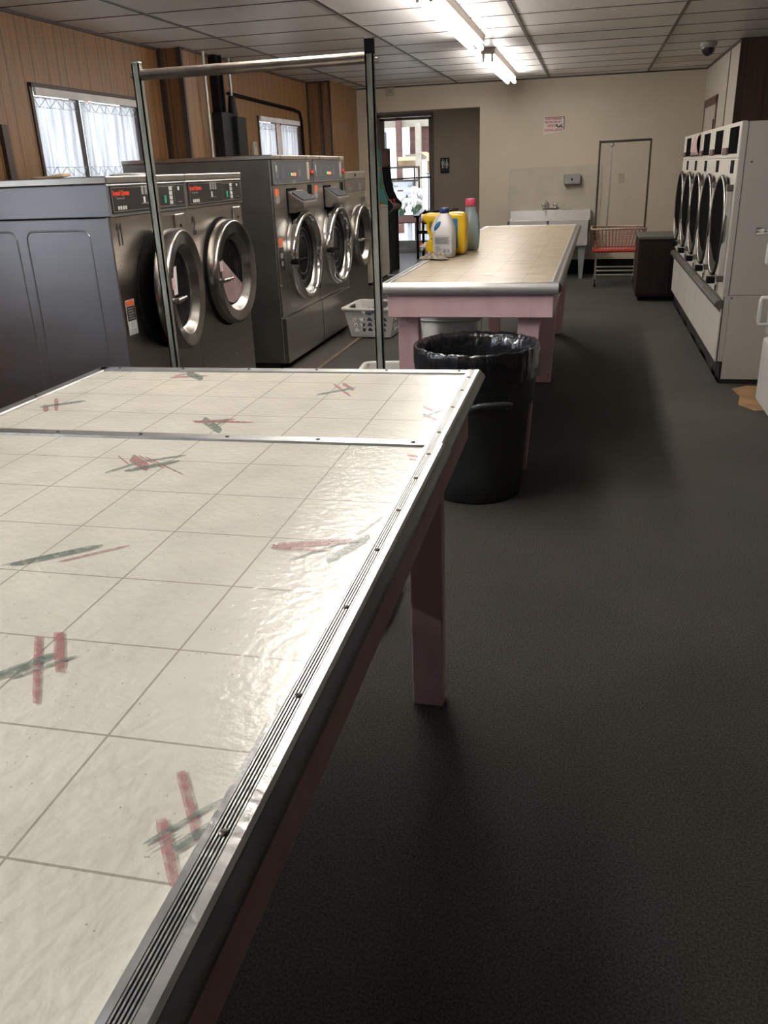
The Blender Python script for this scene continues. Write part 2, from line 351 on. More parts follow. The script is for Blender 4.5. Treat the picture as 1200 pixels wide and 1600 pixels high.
    def build(s, name, mats, parent=None, bevel=0., seg=2, solid=0., fix=True, label=None):
        if not isinstance(mats, (list, tuple)): mats = [mats]
        me = bpy.data.meshes.new(name); me.from_pydata(s.v, [], s.f)
        for m in mats: me.materials.append(m)
        for p, mi, sm in zip(me.polygons, s.m, s.sm): p.material_index = mi; p.use_smooth = sm
        if fix:
            bm = bmesh.new(); bm.from_mesh(me); bmesh.ops.recalc_face_normals(bm, faces=bm.faces); bm.to_mesh(me); bm.free()
        me.update()
        o = bpy.data.objects.new(name, me); COL.objects.link(o)
        if parent is not None: o.parent = parent
        if solid:
            md = o.modifiers.new('thickness', 'SOLIDIFY'); md.thickness = solid; md.offset = 0
        if bevel:
            md = o.modifiers.new('bevel', 'BEVEL'); md.width = bevel; md.segments = seg; md.limit_method = 'ANGLE'; md.angle_limit = math.radians(40)
        if label: o['label'] = label
        return o

def tag(o, label, cat, group=None, kind=None):
    o['label'] = label; o['category'] = cat
    if group: o['group'] = group
    if kind: o['kind'] = kind
    return o
def thing(name, label, cat, loc=(0, 0, 0), rz=0, group=None):
    o = bpy.data.objects.new(name, None); COL.objects.link(o); o.location = loc; o.rotation_euler = (0, 0, rz); o.empty_display_size = .1
    return tag(o, label, cat, group)
def struct(o): o['kind'] = 'structure'; return o
def copy_tree(o, parent=None):
    c = o.copy(); COL.objects.link(c); c.parent = parent
    for ch in list(o.children): copy_tree(ch, c)
    return c

_tx = {}
def text(body, size, org, right, up, mat, name, parent=None, ext=.0006, align='LEFT', stretch=1., bold=0.):
    """flat raised lettering: font curve turned into a plain mesh standing at org, reading along right"""
    cu = bpy.data.curves.new(name, 'FONT'); cu.body = body; cu.size = size; cu.align_x = align; cu.extrude = ext; cu.resolution_u = 2
    cu.offset = bold
    t = bpy.data.objects.new(name, cu); COL.objects.link(t); bpy.context.view_layer.update()
    me = bpy.data.meshes.new_from_object(t.evaluated_get(bpy.context.evaluated_depsgraph_get()))
    bpy.data.objects.remove(t); bpy.data.curves.remove(cu)
    r = Vector(right); u = Vector(up); n = r.cross(u)
    mt = Matrix(((r.x*stretch, u.x, n.x, org[0]), (r.y*stretch, u.y, n.y, org[1]), (r.z*stretch, u.z, n.z, org[2]), (0, 0, 0, 1)))
    me.transform(mt); me.materials.clear(); me.materials.append(mat)
    o = bpy.data.objects.new(name, me); COL.objects.link(o); o.parent = parent
    return o

def rounded_rect(x0, x1, y0, y1, r, n=4):
    pts = []
    for cx, cy, a0 in ((x1-r, y0+r, -PI/2), (x1-r, y1-r, 0), (x0+r, y1-r, PI/2), (x0+r, y0+r, PI)):
        for i in range(n+1):
            a = a0+PI/2*i/n; pts.append((cx+r*math.cos(a), cy+r*math.sin(a)))
    return pts

STROKES = [
('r', [(-1.2481, 1.7008), (-1.2464, 1.6919), (-1.2162, 1.6494), (-1.2066, 1.6427), (-1.2034, 1.6444), (-1.2057, 1.6547), (-1.2352, 1.6976), (-1.2436, 1.7031)]),
('r', [(-1.2574, 1.7611), (-1.2514, 1.7469), (-1.1983, 1.6665), (-1.1848, 1.6512), (-1.1818, 1.6515), (-1.1889, 1.6675), (-1.2411, 1.7479), (-1.2532, 1.7615)]),
('g', [(-1.2434, 1.6755), (-1.2303, 1.6784), (-1.1716, 1.7272), (-1.163, 1.743), (-1.1664, 1.7482), (-1.1826, 1.7437), (-1.2422, 1.695), (-1.2481, 1.6821)]),
('r', [(-1.0638, 1.99), (-1.0496, 1.9883), (-0.9795, 2.0104), (-0.9676, 2.0206), (-0.9701, 2.026), (-0.9874, 2.0273), (-1.0585, 2.0059), (-1.0674, 1.997)]),
('g', [(-1.0441, 2.0427), (-1.0276, 2.0166), (-0.9707, 1.9696), (-0.9658, 1.9783), (-0.9719, 1.9954), (-0.9904, 2.0244), (-1.0504, 2.077), (-1.0534, 2.0671)]),
('r', [(-1.0605, 2.0059), (-1.054, 2.0077), (-1.0274, 2.0429), (-1.024, 2.0546), (-1.0261, 2.0587), (-1.034, 2.0558), (-1.0611, 2.0208), (-1.0634, 2.0111)]),
('r', [(-0.6032, 1.9577), (-0.593, 1.9371), (-0.5374, 1.8533), (-0.527, 1.8426), (-0.5275, 1.848), (-0.5389, 1.8706), (-0.5951, 1.957), (-0.6041, 1.9658)]),
('r', [(-0.5828, 1.9644), (-0.5759, 1.948), (-0.5418, 1.9024), (-0.536, 1.9018), (-0.537, 1.9099), (-0.5449, 1.9282), (-0.5797, 1.9765), (-0.5844, 1.9759)]),
('g', [(-0.6133, 1.8486), (-0.6024, 1.8523), (-0.5471, 1.9095), (-0.5374, 1.9277), (-0.5392, 1.9335), (-0.5529, 1.9277), (-0.6089, 1.8706), (-0.6159, 1.8559)]),
('r', [(-0.3417, 1.7721), (-0.3377, 1.7631), (-0.3156, 1.7369), (-0.3114, 1.7362), (-0.3117, 1.7407), (-0.3164, 1.7509), (-0.3386, 1.7783), (-0.3421, 1.7783)]),
('r', [(-0.33, 1.7099), (-0.325, 1.6994), (-0.2972, 1.6683), (-0.2919, 1.6673), (-0.2921, 1.6723), (-0.298, 1.6841), (-0.3261, 1.7167), (-0.3305, 1.7168)]),
('g', [(-0.3254, 1.6889), (-0.3202, 1.6931), (-0.2939, 1.7407), (-0.2893, 1.7546), (-0.2903, 1.7582), (-0.2969, 1.7521), (-0.3235, 1.7045), (-0.3267, 1.6934)]),
('g', [(-0.7978, 1.6033), (-0.7873, 1.5898), (-0.7314, 1.5318), (-0.7214, 1.5253), (-0.7278, 1.5545), (-0.7403, 1.572), (-0.7984, 1.6351), (-0.8075, 1.6423)]),
('r', [(-0.8176, 1.6028), (-0.7988, 1.599), (-0.698, 1.6033), (-0.6794, 1.6088), (-0.6811, 1.6132), (-0.7036, 1.6172), (-0.8055, 1.6138), (-0.8204, 1.6087)]),
('r', [(-0.8088, 1.5939), (-0.7973, 1.5935), (-0.7397, 1.6182), (-0.7299, 1.6281), (-0.7318, 1.6326), (-0.746, 1.6324), (-0.8044, 1.6081), (-0.8117, 1.5997)]),
('g', [(-0.7548, 1.5534), (-0.7526, 1.5603), (-0.7475, 1.6176), (-0.7479, 1.6323), (-0.7493, 1.6346), (-0.7519, 1.6249), (-0.7571, 1.5675), (-0.7566, 1.5562)]),
('r', [(-0.8226, 1.3375), (-0.8137, 1.3278), (-0.7673, 1.2901), (-0.7595, 1.2873), (-0.7676, 1.3152), (-0.7786, 1.3283), (-0.8272, 1.3703), (-0.8343, 1.3739)]),
('r', [(-0.8607, 1.3615), (-0.8535, 1.3532), (-0.8147, 1.3173), (-0.8075, 1.3123), (-0.8081, 1.3144), (-0.8164, 1.3239), (-0.8555, 1.3605), (-0.8615, 1.3645)]),
('r', [(-0.8198, 1.3664), (-0.8081, 1.3561), (-0.7448, 1.3104), (-0.7331, 1.3039), (-0.7339, 1.3062), (-0.7472, 1.3178), (-0.811, 1.3643), (-0.8211, 1.3697)]),
('r', [(-0.8021, 1.3609), (-0.7859, 1.3476), (-0.698, 1.2857), (-0.6816, 1.2761), (-0.6823, 1.2783), (-0.7002, 1.2929), (-0.7888, 1.3558), (-0.8033, 1.3642)]),
('g', [(-0.8313, 1.2661), (-0.8259, 1.2714), (-0.8024, 1.3189), (-0.7992, 1.3315), (-0.8008, 1.3339), (-0.8076, 1.3265), (-0.8314, 1.279), (-0.8335, 1.2691)]),
('g', [(-0.7989, 1.331), (-0.7889, 1.3344), (-0.7366, 1.3716), (-0.7271, 1.3822), (-0.7286, 1.3849), (-0.7411, 1.38), (-0.794, 1.343), (-0.801, 1.3344)]),
('g', [(-0.7988, 1.279), (-0.7871, 1.2821), (-0.7329, 1.3312), (-0.7245, 1.347), (-0.7274, 1.3522), (-0.742, 1.3473), (-0.7971, 1.2981), (-0.8029, 1.2853)]),
('r', [(-0.308, 1.4336), (-0.3037, 1.4289), (-0.2812, 1.4212), (-0.2771, 1.4232), (-0.2775, 1.4266), (-0.2826, 1.4319), (-0.3054, 1.4403), (-0.3086, 1.4382)]),
('r', [(-0.2989, 1.413), (-0.2959, 1.4094), (-0.2801, 1.4037), (-0.2772, 1.4054), (-0.2776, 1.408), (-0.2812, 1.412), (-0.2972, 1.4182), (-0.2994, 1.4166)]),
('g', [(-0.7568, 0.8919), (-0.7427, 0.8973), (-0.6749, 0.9563), (-0.6637, 0.9736), (-0.6669, 0.9781), (-0.6849, 0.9702), (-0.7538, 0.9107), (-0.7612, 0.8972)]),
('g', [(-0.7728, 0.8898), (-0.7636, 0.8962), (-0.7109, 0.9416), (-0.7004, 0.9521), (-0.701, 0.953), (-0.7129, 0.9443), (-0.7659, 0.8989), (-0.7737, 0.8908)]),
('r', [(-0.697, 0.9137), (-0.6876, 0.9201), (-0.6351, 0.9692), (-0.625, 0.9812), (-0.626, 0.9827), (-0.6383, 0.9738), (-0.6911, 0.9247), (-0.6984, 0.9155)]),
('r', [(-0.4159, 1.0082), (-0.3996, 1.0071), (-0.3129, 1.0337), (-0.2967, 1.0452), (-0.2984, 1.0508), (-0.3183, 1.0515), (-0.4065, 1.0253), (-0.4188, 1.0154)]),
('r', [(-0.4191, 1.0033), (-0.4079, 1.0015), (-0.3455, 1.0051), (-0.3335, 1.0083), (-0.3342, 1.0106), (-0.3476, 1.0125), (-0.4105, 1.0093), (-0.4201, 1.0064)]),
('g', [(-0.3215, 0.9696), (-0.3164, 0.9781), (-0.2888, 1.0418), (-0.2841, 1.0581), (-0.2914, 1.0727), (-0.2988, 1.0613), (-0.327, 0.9967), (-0.3305, 0.9851)]),
('g', [(-0.3769, 0.9705), (-0.3686, 0.9786), (-0.3198, 1.0379), (-0.31, 1.0521), (-0.3106, 1.0535), (-0.3217, 1.0422), (-0.3706, 0.9827), (-0.3777, 0.9721)]),
('g', [(-0.3067, 1.0659), (-0.3031, 1.0728), (-0.2865, 1.1267), (-0.284, 1.1402), (-0.285, 1.142), (-0.2896, 1.1324), (-0.3063, 1.0783), (-0.308, 1.0681)]),
('r', [(-0.6056, 0.7264), (-0.5957, 0.7103), (-0.5379, 0.6232), (-0.5264, 0.6074), (-0.5204, 0.6082), (-0.5296, 0.6242), (-0.586, 0.7113), (-0.5972, 0.7273)]),
('r', [(-0.5887, 0.739), (-0.5829, 0.7288), (-0.5444, 0.6726), (-0.5356, 0.6622), (-0.5273, 0.6642), (-0.533, 0.6753), (-0.5701, 0.7318), (-0.5777, 0.7416)]),
('g', [(-0.5969, 0.6313), (-0.5911, 0.6372), (-0.5605, 0.6799), (-0.5553, 0.6906), (-0.5632, 0.6991), (-0.5713, 0.6914), (-0.6025, 0.6482), (-0.6065, 0.6405)]),
('g', [(-0.5789, 0.6426), (-0.5721, 0.6474), (-0.5377, 0.6863), (-0.5317, 0.6961), (-0.533, 0.6976), (-0.5417, 0.6908), (-0.5763, 0.6518), (-0.5806, 0.6443)]),
('r', [(-0.3325, 0.5363), (-0.3262, 0.5261), (-0.2879, 0.4717), (-0.2799, 0.4621), (-0.2752, 0.465), (-0.2813, 0.4758), (-0.3189, 0.5309), (-0.3262, 0.5404)]),
('r', [(-0.3225, 0.4788), (-0.3175, 0.4703), (-0.2856, 0.4248), (-0.2786, 0.4168), (-0.2728, 0.4196), (-0.2777, 0.4288), (-0.3086, 0.4749), (-0.3149, 0.4828)]),
('g', [(-0.3189, 0.4513), (-0.313, 0.4573), (-0.2822, 0.502), (-0.2765, 0.5129), (-0.2775, 0.514), (-0.2854, 0.5054), (-0.3164, 0.4604), (-0.3202, 0.4525)]),
('g', [(-0.2902, 0.4491), (-0.2872, 0.4523), (-0.272, 0.4759), (-0.2697, 0.4818), (-0.2753, 0.4873), (-0.2795, 0.4832), (-0.2951, 0.4596), (-0.2969, 0.4552)]),
('g', [(-0.3128, 0.4447), (-0.3105, 0.4472), (-0.2987, 0.4647), (-0.2966, 0.4688), (-0.297, 0.4692), (-0.3, 0.4659), (-0.3118, 0.4484), (-0.3133, 0.4452)])]
# ---------------------------------------------------------------- room shell
CZ = 2.42
XL, XL2, XR, YB = -3.66, -3.45, 1.28, 12.05
o = MB().box(-3.9, 2.4, -3.2, 12.05, -.06, 0).build('floor', M['carpet']); struct(o)
b = MB(); b.box(-3.66, -1.99, 3.4, 10.9, 0, .004)
struct(b.build('floor_strip', M['concrete_floor'], o)); 
b = MB(); b.box(-1.995, -1.965, 3.4, 10.9, 0, .012); struct(b.build('floor_edge', M['floor_edge'], o, bevel=.004))
b = MB(); pts = [(.935, 5.30), (1.01, 5.17), (1.16, 5.22), (1.30, 5.40), (1.32, 5.76), (1.06, 5.79), (.955, 5.70), (.975, 5.52)]
b.prism(pts, 'z', 0, .004); struct(b.build('bare_patch', M['plywood'], o))

# ceiling panels and grid bars
b = MB(); b.box(-3.9, 2.4, -3.2, 12.05, CZ, CZ+.06); ceil = struct(b.build('ceiling', M['ceil']))
b = MB()
for x in (-2.965, -1.785, -.617, .583, 1.8): b.box(x-.013, x+.013, -3.2, 12.05, CZ-.006, CZ)
y = 5.876-.584*15
while y < 12.05:
    b.box(-3.66, 2.4, y-.008, y+.008, CZ-.003, CZ); y += .584
struct(b.build('ceiling_grid', M['tbar'], ceil))
b = MB(); b.box(.60, 1.27, 10.56, 11.12, CZ-.002, CZ); struct(b.build('pale_panel', M['white_wall'], ceil))

# left wall with two window openings; second stretch steps into the room past the pilaster
W1 = (5.45, 6.90, 1.36, 2.02); W2 = (9.05, 10.42, 1.36, 1.975); W3 = (-1.4, 2.7, 1.85, 2.30); W4 = (1.3, 2.65, .80, 1.60)  # W3: unseen opening, shaped to pass the added table light only
def wall_x(x0, x1, y0, y1, z0, z1, holes, b):
    ys = sorted({y0, y1, *[h[0] for h in holes], *[h[1] for h in holes]})
    for a, c in zip(ys, ys[1:]):
        zc = z0
        for q in sorted([q for q in holes if q[0] <= a and q[1] >= c], key=lambda q: q[2]):
            b.box(x0, x1, a, c, zc, q[2]); zc = q[3]
        b.box(x0, x1, a, c, zc, z1)
    return b
b = MB(); wall_x(XL-.14, XL, -3.2, 7.4, 0, CZ, [W1, W3, W4], b); wall_x(XL-.14, XL2, 7.4, 10.8, 0, CZ, [W2], b)
struct(b.build('wall_left', M['wood']))
b = MB(); b.box(XL-.14, -3.155, 10.8, YB, 0, CZ); struct(b.build('wall_left_box', M['wood']))
b = MB()
b.box(XL, XL+.035, 7.355, 7.40, 1.0, CZ); b.box(XL2-.03, XL2+.008, 7.365, 7.40, 1.0, CZ)
b.box(XL2, XL2+.02, 10.77, 10.8, 1.0, CZ); b.box(-3.28, -3.255, 10.785, 10.8, 1.0, CZ); b.box(-3.17, -3.150, 10.785, 10.805, 1., CZ)
b.box(XL, XL+.018, 3.4, 7.4, CZ-.018, CZ); b.box(XL2, XL2+.018, 7.4, 10.8, CZ-.018, CZ); b.box(XL, -3.15, 10.785, 10.8, CZ-.02, CZ)
b.box(XL, XL+.03, 5.06, 5.12, 1.0, 1.75)
struct(b.build('trim_1', M['dark_trim']))

# back wall with the opening to the hall
OX0, OX1, OZ = -2.94, -1.494, 2.123
b = MB(); b.box(-3.9, OX0, YB, YB+.12, 0, CZ); b.box(OX0, OX1, YB, YB+.12, OZ, CZ); b.box(OX1, 2.4, YB, YB+.12, 0, CZ)
struct(b.build('wall_back', M['beige']))
b = MB(); b.box(OX1, XR, YB-.012, YB, 0, .19); struct(b.build('baseboard_back', M['black_matte']))
# right: white board wall at the far end, dark panelled wall stepping back behind the dryers
b = MB(); b.box(XR, XR+.12, 9.46, YB, 0, CZ); struct(b.build('wall_right', M['white_wall']))
b = MB(); b.box(XR+.001, 2.4, 9.36, 9.46, 0, CZ); b.box(2.28, 2.4, -3.2, 9.36, 0, CZ); struct(b.build('wall_right_panelled', M['wood_dark']))
b = MB(); b.box(XR-.012, XR+.02, 9.35, 9.36, 1.0, CZ); b.box(XR-.016, XR, 9.36, YB, CZ-.02, CZ); b.box(XR, 2.28, 9.345, 9.36, CZ-.02, CZ); b.box(OX1, XR, YB-.012, YB, CZ-.015, CZ); b.box(-3.15, OX1, YB-.012, YB, CZ-.015, CZ)
b.box(XR-.004, XR, 10.05, 10.09, 0, CZ)
struct(b.build('trim_2', M['dark_trim']))
b = MB(); b.box(-3.9, 2.4, -3.32, -3.2, 0, CZ); struct(b.build('wall_front', M['beige']))
# hall beyond the opening
HY = 15.6
b = MB(); b.box(-4.4, 0, YB+.12, HY+.12, -.06, 0); struct(b.build('floor_hall', M['hall_floor']))
b = MB(); b.box(-4.4, 0, YB+.12, HY+.12, CZ, CZ+.06); struct(b.build('ceiling_hall', M['ceil']))
b = MB(); b.box(-2.746, -.9, HY, HY+.12, 0, CZ); b.box(-3.9, -2.746, HY, HY+.12, 2.29, CZ); b.box(-3.9, -3.735, HY, HY+.12, 0, 2.29); struct(b.build('wall_hall_back', M['hall']))
b = MB(); b.box(-3.92, -3.78, YB+.12, HY, 0, CZ); struct(b.build('wall_hall_left', M['hall']))
b = MB(); b.box(-1.02, -.9, YB+.12, HY, 0, CZ); struct(b.build('wall_hall_right', M['hall']))

# glazed outer door at the end of the hall
b = MB(); x0, x1, y0 = -3.735, -2.746, HY-.02
b.box(x0, x0+.045, y0, HY+.1, 0, 2.29); b.box(x1-.03, x1+.012, y0, HY+.1, 0, 2.29); b.box(x0, x1, y0, HY+.1, 2.24, 2.29)
door = struct(b.build('door_1', M['door_frame'], bevel=.004))
b = MB(); x0 += .05; x1 -= .032; b.box(x0, x0+.075, HY+.01, HY+.055, .09, 2.235); b.box(x1-.045, x1, HY+.01, HY+.055, .09, 2.235); b.box(x0, x1, HY+.01, HY+.055, 2.19, 2.235)
lf = struct(b.build('door_leaf', M['door_frame'], door, bevel=.003))
b = MB(); b.box(x0, x1, HY+.0, HY+.055, .07, .20); struct(b.build('bottom_rail', M['sill_grey'], lf))
b = MB(); b.box(x0+.075, x1-.045, HY+.028, HY+.034, .20, 2.19); struct(b.build('glass_pane', M['glass'], lf))
b = MB(); b.tube([(x0+.04, HY-.03, 1.245), (x1-.02, HY-.03, 1.262)], .014); b.cyl((x0+.04, HY-.03, 1.245), (x0+.04, HY+.012, 1.245), .012); b.cyl((x1-.02, HY-.03, 1.262), (x1-.02, HY+.012, 1.262), .012); struct(b.build('push_bar', M['bronze'], lf))
b = MB(); b.box(-3.735, -2.74, HY-.06, HY+.12, 0, .07); struct(b.build('threshold', M['sill_grey'], door))

# narrow white door in the far right wall
b = MB(); b.box(XR-.012, XR, 10.72, 10.80, 0, 2.04); b.box(XR-.012, XR, 11.82, 11.90, 0, 2.04); b.box(XR-.012, XR, 10.72, 11.9, 1.955, 2.045)
d2 = struct(b.build('door_2', M['maroon'], bevel=.003))
b = MB(); b.box(XR-.006, XR-.001, 10.80, 11.82, .02, 1.955); lf = struct(b.build('door_leaf', M['white_wall'], d2))
b = MB(); b.box(XR-.02, XR-.005, 10.80, 10.86, 1.66, 1.80); struct(b.build('latch', M['dark_trim'], lf))

# windows
def window(n, xw, W, mull):
    y0, y1, z0, z1 = W
    b = MB()
    for q in ((y0, y0+.03, z0, z1), (y1-.03, y1, z0, z1), (y0, y1, z0, z0+.03), (y0, y1, z1-.03, z1)): b.box(xw-.14, xw+.012, *q)
    w = struct(b.build('window_%d' % n, M['dark_trim'], bevel=.003))
    b = MB(); b.box(xw-.075, xw-.04, mull, mull+.075, z0+.03, z1-.03); struct(b.build('mullion', M['dark_trim'], w))
    b = MB(); b.box(xw-.084, xw-.078, y0+.03, y1-.03, z0+.03, z1-.03); struct(b.build('window_pane', M['glass'], w))
    return w
window(1, XL, W1, 6.03); window(2, XL2-.0, W2, 9.66); window(3, XL, W3, 1.9); window(4, XL, W4, 1.95)

def curtain(name, label, xw, y0, y1, z0, z1, seed, lean=0., group='lace cafe curtains'):
    t = thing(name, label, 'curtain', (xw, (y0+y1)/2, z0), group=group)
    w = y1-y0; h = z1-z0; rnd = random.Random(seed)
    ph = [rnd.uniform(0, 6) for _ in range(3)]
    def f(u, v):
        fold = .012*math.sin(u*w*58+ph[0])+.008*math.sin(u*w*31+ph[1]+v*.6)
        yy = (u-.5)*w + (1-v)*lean*(u)
        return (fold, yy, v*h)
    b = MB().sheet(f, 70, 8); b.build('lace_panel', M['lace'], t)
    n = max(4, int(w/.11))
    for zb, zt in ((.012, .07), (h-.065, h-.012)):
        b = MB(); pts = []
        for i in range(2*n+1):
            u = i/(2*n); p = f(u, .0 if zb < .1 else 1.); pts.append((p[0]+.018, p[1], zb if i % 2 else zt))
        b.tube(pts, .0022, 4)
        b.tube([(f(i/20, .0 if zb < .1 else 1.)[0]+.018, f(i/20, 0 if zb < .1 else 1.)[1], zt if zb < .1 else zb) for i in range(21)], .0015, 4)
        b.build('lace_border', M['lace_trim'], t)
    b = MB(); b.cyl((0, -w/2-.01, h-.004), (0, w/2+.01, h-.004), .006, n=8); b.build('curtain_rod', M['blind'], t)
    return t
curtain('lace_curtain', 'left lace curtain of the large window above the nearest washers', XL-.015, 5.48, 6.0, 1.43, 1.94, 1, .0)
curtain('lace_curtain', 'right lace curtain of the large window, beside the rack post', XL-.015, 6.085, 6.86, 1.43, 1.94, 2, 0)
curtain('lace_curtain', 'left lace curtain of the small far window behind the tall washers', XL2-.015, 9.08, 9.60, 1.40, 1.915, 3, .0)
curtain('lace_curtain', 'right lace curtain of the small far window beside the panelled corner', XL2-.015, 9.80, 10.38, 1.40, 1.915, 4, 0)
def blind(xw, y0, y1, z, label):
    t = thing('window_headrail', label, 'blind', (xw+.018, (y0+y1)/2, z), group='white blind headrails'); l = (y1-y0)/2
    b = MB(); b.box(-.012, .012, -l, l, -.028, .02); b.build('headrail', M['blind'], t, bevel=.004)
    b = MB(); b.box(.0, .014, -.10, -.02, -.05, -.028); b.build('bracket', M['alu'], t)
    return t
blind(XL-.0, 5.49, 6.86, 1.972, 'white blind headrail across the top of the large left window')
blind(XL2-.0, 9.09, 10.38, 1.952, 'white blind headrail across the top of the small far window')

# ---------------------------------------------------------------- ceiling and wall fittings
def fixture():
    L_ = 1.22
    t = thing('fluorescent_light', '', 'ceiling light')
    b = MB(); b.prism([(-.07, .0), (.07, .0), (.062, -.055), (-.062, -.055)], 'y', -L_, L_); b.build('housing', M['fix_white'], t, bevel=.004)
    for y in (-L_, L_-.03):
        for x in (-.04, .04):
            b = MB(); b.box(x-.011, x+.011, y, y+.03, -.118, -.05); b.build('lamp_socket', M['fix_white'], t, bevel=.003)
    for x in (-.04, .04):
        b = MB(); b.cyl((x, -L_+.02, -.098), (x, L_-.02, -.098), .019, n=10, smooth=True); b.build('tube', M['tube'], t)
    return t
fx = fixture()
for i, (y, lab) in enumerate([(6.76, 'long twin tube ceiling light running off the top of the photo'), (10.0, 'farther twin tube ceiling light near the back wall'), (3.5, 'twin tube ceiling light overhead, nearest the camera')]):
    t = fx if i == 0 else copy_tree(fx)
    if i == 2:
        for c in t.children:
            if c.name.startswith('tube'): c.data = c.data.copy(); c.data.materials[0] = M['tube_near']
    t.location = (-1.02, y, CZ); t['label'] = lab; t['group'] = 'twin tube ceiling lights'

t = thing('dome_camera', 'smoked dome security camera under the ceiling near the right wall', 'camera', (1.0, 9.5, CZ))
b = MB(); b.lathe([(.075, 0), (.078, -.02), (.07, -.045), (.06, -.05)], (0, 0, 0), n=24, cap0=True); b.build('camera_base', M['grey_plastic'], t)
b = MB(); b.lathe([(.062, -.045), (.06, -.075), (.045, -.105), (.02, -.118), (.001, -.12)], (0, 0, 0), n=24); b.build('dome', M['smoke'], t)

t = thing('smoke_detector', 'small square beige alarm with round sounder on the back wall', 'alarm', (-2.68, YB, 2.365))
b = MB(); b.box(-.055, .055, -.03, 0, -.05, .045); b.build('alarm_case', M['plate'], t, bevel=.008)
b = MB(); b.lathe([(.024, -.03), (.026, -.035), (.016, -.036), (.014, -.032), (.001, -.032)], (0, 0, 0), 'y', n=20); b.build('sounder', M['grey_plastic'], t)

t = thing('surveillance_sign', 'white and red video surveillance notice taped on the back wall', 'sign', (-.53, YB, 1.87))
b = MB(); b.add([(-.135, -.003, .098), (.135, -.003, .10), (.134, -.003, -.078), (.06, -.003, -.09), (-.06, -.0035, -.103), (-.135, -.004, -.118)], [(0, 1, 2, 3, 4, 5)]); b.build('sign_sheet', M['sign_white'], t, solid=.002)
for k, (s, z, sz, x) in enumerate([('THESE PREMISES', .055, .034, -.12), ('PROTECTED BY', .018, .034, -.12), ('VIDEO', -.03, .046, -.09), ('SURVEILLANCE', -.078, .042, -.12)]):
    text(s, sz, (x, -.0065, z), (1, 0, 0), (0, 0, 1), M['sign_red'], 'lettering', t, stretch=.86 if k < 2 else .78, bold=.0012)
b = MB(); b.tube([(.025, -.008, -.002), (.04, -.008, -.025), (.06, -.008, -.035), (.075, -.008, -.015)], [.012, .007, .007, .009], 6); b.tube([(.095, -.008, .005), (.085, -.008, -.02), (.105, -.008, -.038)], [.006, .007, .005], 6); b.build('camera_picture', M['black_print'], t)
b = MB(); b.box(.118, .130, -.0075, -.003, -.07, .09); b.box(-.13, .130, -.0075, -.003, .082, .09); b.build('red_border', M['maroon'], t)

t = thing('wall_plate', 'blank almond switch plate on the back wall behind the rack cart', 'wall plate', (.353, YB, 1.197))
b = MB(); b.box(-.036, .036, -.008, 0, -.058, .058); b.build('plate', M['plate'], t, bevel=.003)
b = MB(); b.cyl((0, -.010, .03), (0, -.006, .03), .004, n=8); b.build('screw', M['screw'], t)
b = MB(); b.cyl((0, -.010, -.03), (0, -.006, -.03), .004, n=8); b.build('screw', M['screw'], t)

b = MB(); b.box(-1.10, .105, YB-.006, YB, .19, 1.368); struct(b.build('wall_back_board', M['backsplash'], bevel=.002))
b = MB(); b.box(.100, .108, YB-.009, YB, .2, 1.38); struct(b.build('trim_3', M['plate']))

t = thing('soap_dispenser', 'grey plastic soap dispenser on the board above the utility sink', 'dispenser', (-.272, YB-.006, 1.205))
b = MB(); b.prism([(-.105, -.062), (.105, -.062), (.108, .03), (.098, .064), (-.108, .064)], 'y', -.10, 0); b.build('dispenser_body', M['grey_plastic'], t, bevel=.012, seg=3)
b = MB(); b.cyl((0, -.103, .0), (0, -.095, .0), .014, n=12); b.build('lock', M['black'], t)
b = MB(); b.cyl((0, -.112, -.03), (0, -.095, -.03), .011, n=12); b.build('push_button', M['chrome'], t)

# electrical gear and pipes on the left wall between the windows
t = thing('electrical_box', 'tall black electrical box with ducts on the panelled left wall', 'electrical box', (XL2, 8.14, 1.5))
b = MB(); b.box(0, .10, -.24, .06, 0, .45); b.build('box_case', M['black'], t, bevel=.006)
b = MB(); b.box(0, .15, .0, .22, -.15, .42); b.build('disconnect_box', M['black'], t, bevel=.01)
b = MB(); b.box(0, .07, -.20, -.08, .45, .92); b.box(0, .05, -.06, -.01, .45, .92); b.box(.0, .09, -.13, -.10, .45, .92); b.build('duct', M['black_matte'], t, bevel=.004)
b = MB(); b.cyl((.07, .10, .42), (.07, .10, .60), .05, .03, n=12); b.build('conduit_hub', M['black'], t)
o = MB(); o.cyl((XL2+.05, 7.72, .02), (XL2+.05, 7.72, CZ), .014, n=10); o = o.build('metal_pipe', M['galv']); tag(o, 'thin bright pipe left of the black electrical box', 'pipe', 'pipes on the left wall')
o = MB(); o.cyl((XL2+.07, 8.24, 2.105), (XL2+.07, 8.24, CZ), .014, n=10); o = o.build('metal_pipe', M['galv']); tag(o, 'short bright pipe dropping into the top of the black electrical box', 'pipe', 'pipes on the left wall')
b = MB(); b.tube([(XL2+.02, 8.3, 2.13), (XL2+.02, 9.2, 2.11), (XL2+.02, 10.2, 2.09), (XL2+.02, 10.42, 2.07), (XL2+.02, 10.47, 1.98), (XL2+.02, 10.48, 1.6)], .016, 8)
o = b.build('black_cable', M['black_matte']); tag(o, 'black cable looping over the small far window', 'cable')
t = thing('thermostat', 'small white thermostat on the panelled wall left of the small far window', 'thermostat', (XL2, 8.86, 1.66))
b = MB(); b.box(0, .035, -.05, .05, -.07, .06); b.build('thermostat_case', M['plate'], t, bevel=.006)
b = MB(); b.box(.035, .038, -.03, .03, .01, .045); b.build('dial', M['grey_print'], t)

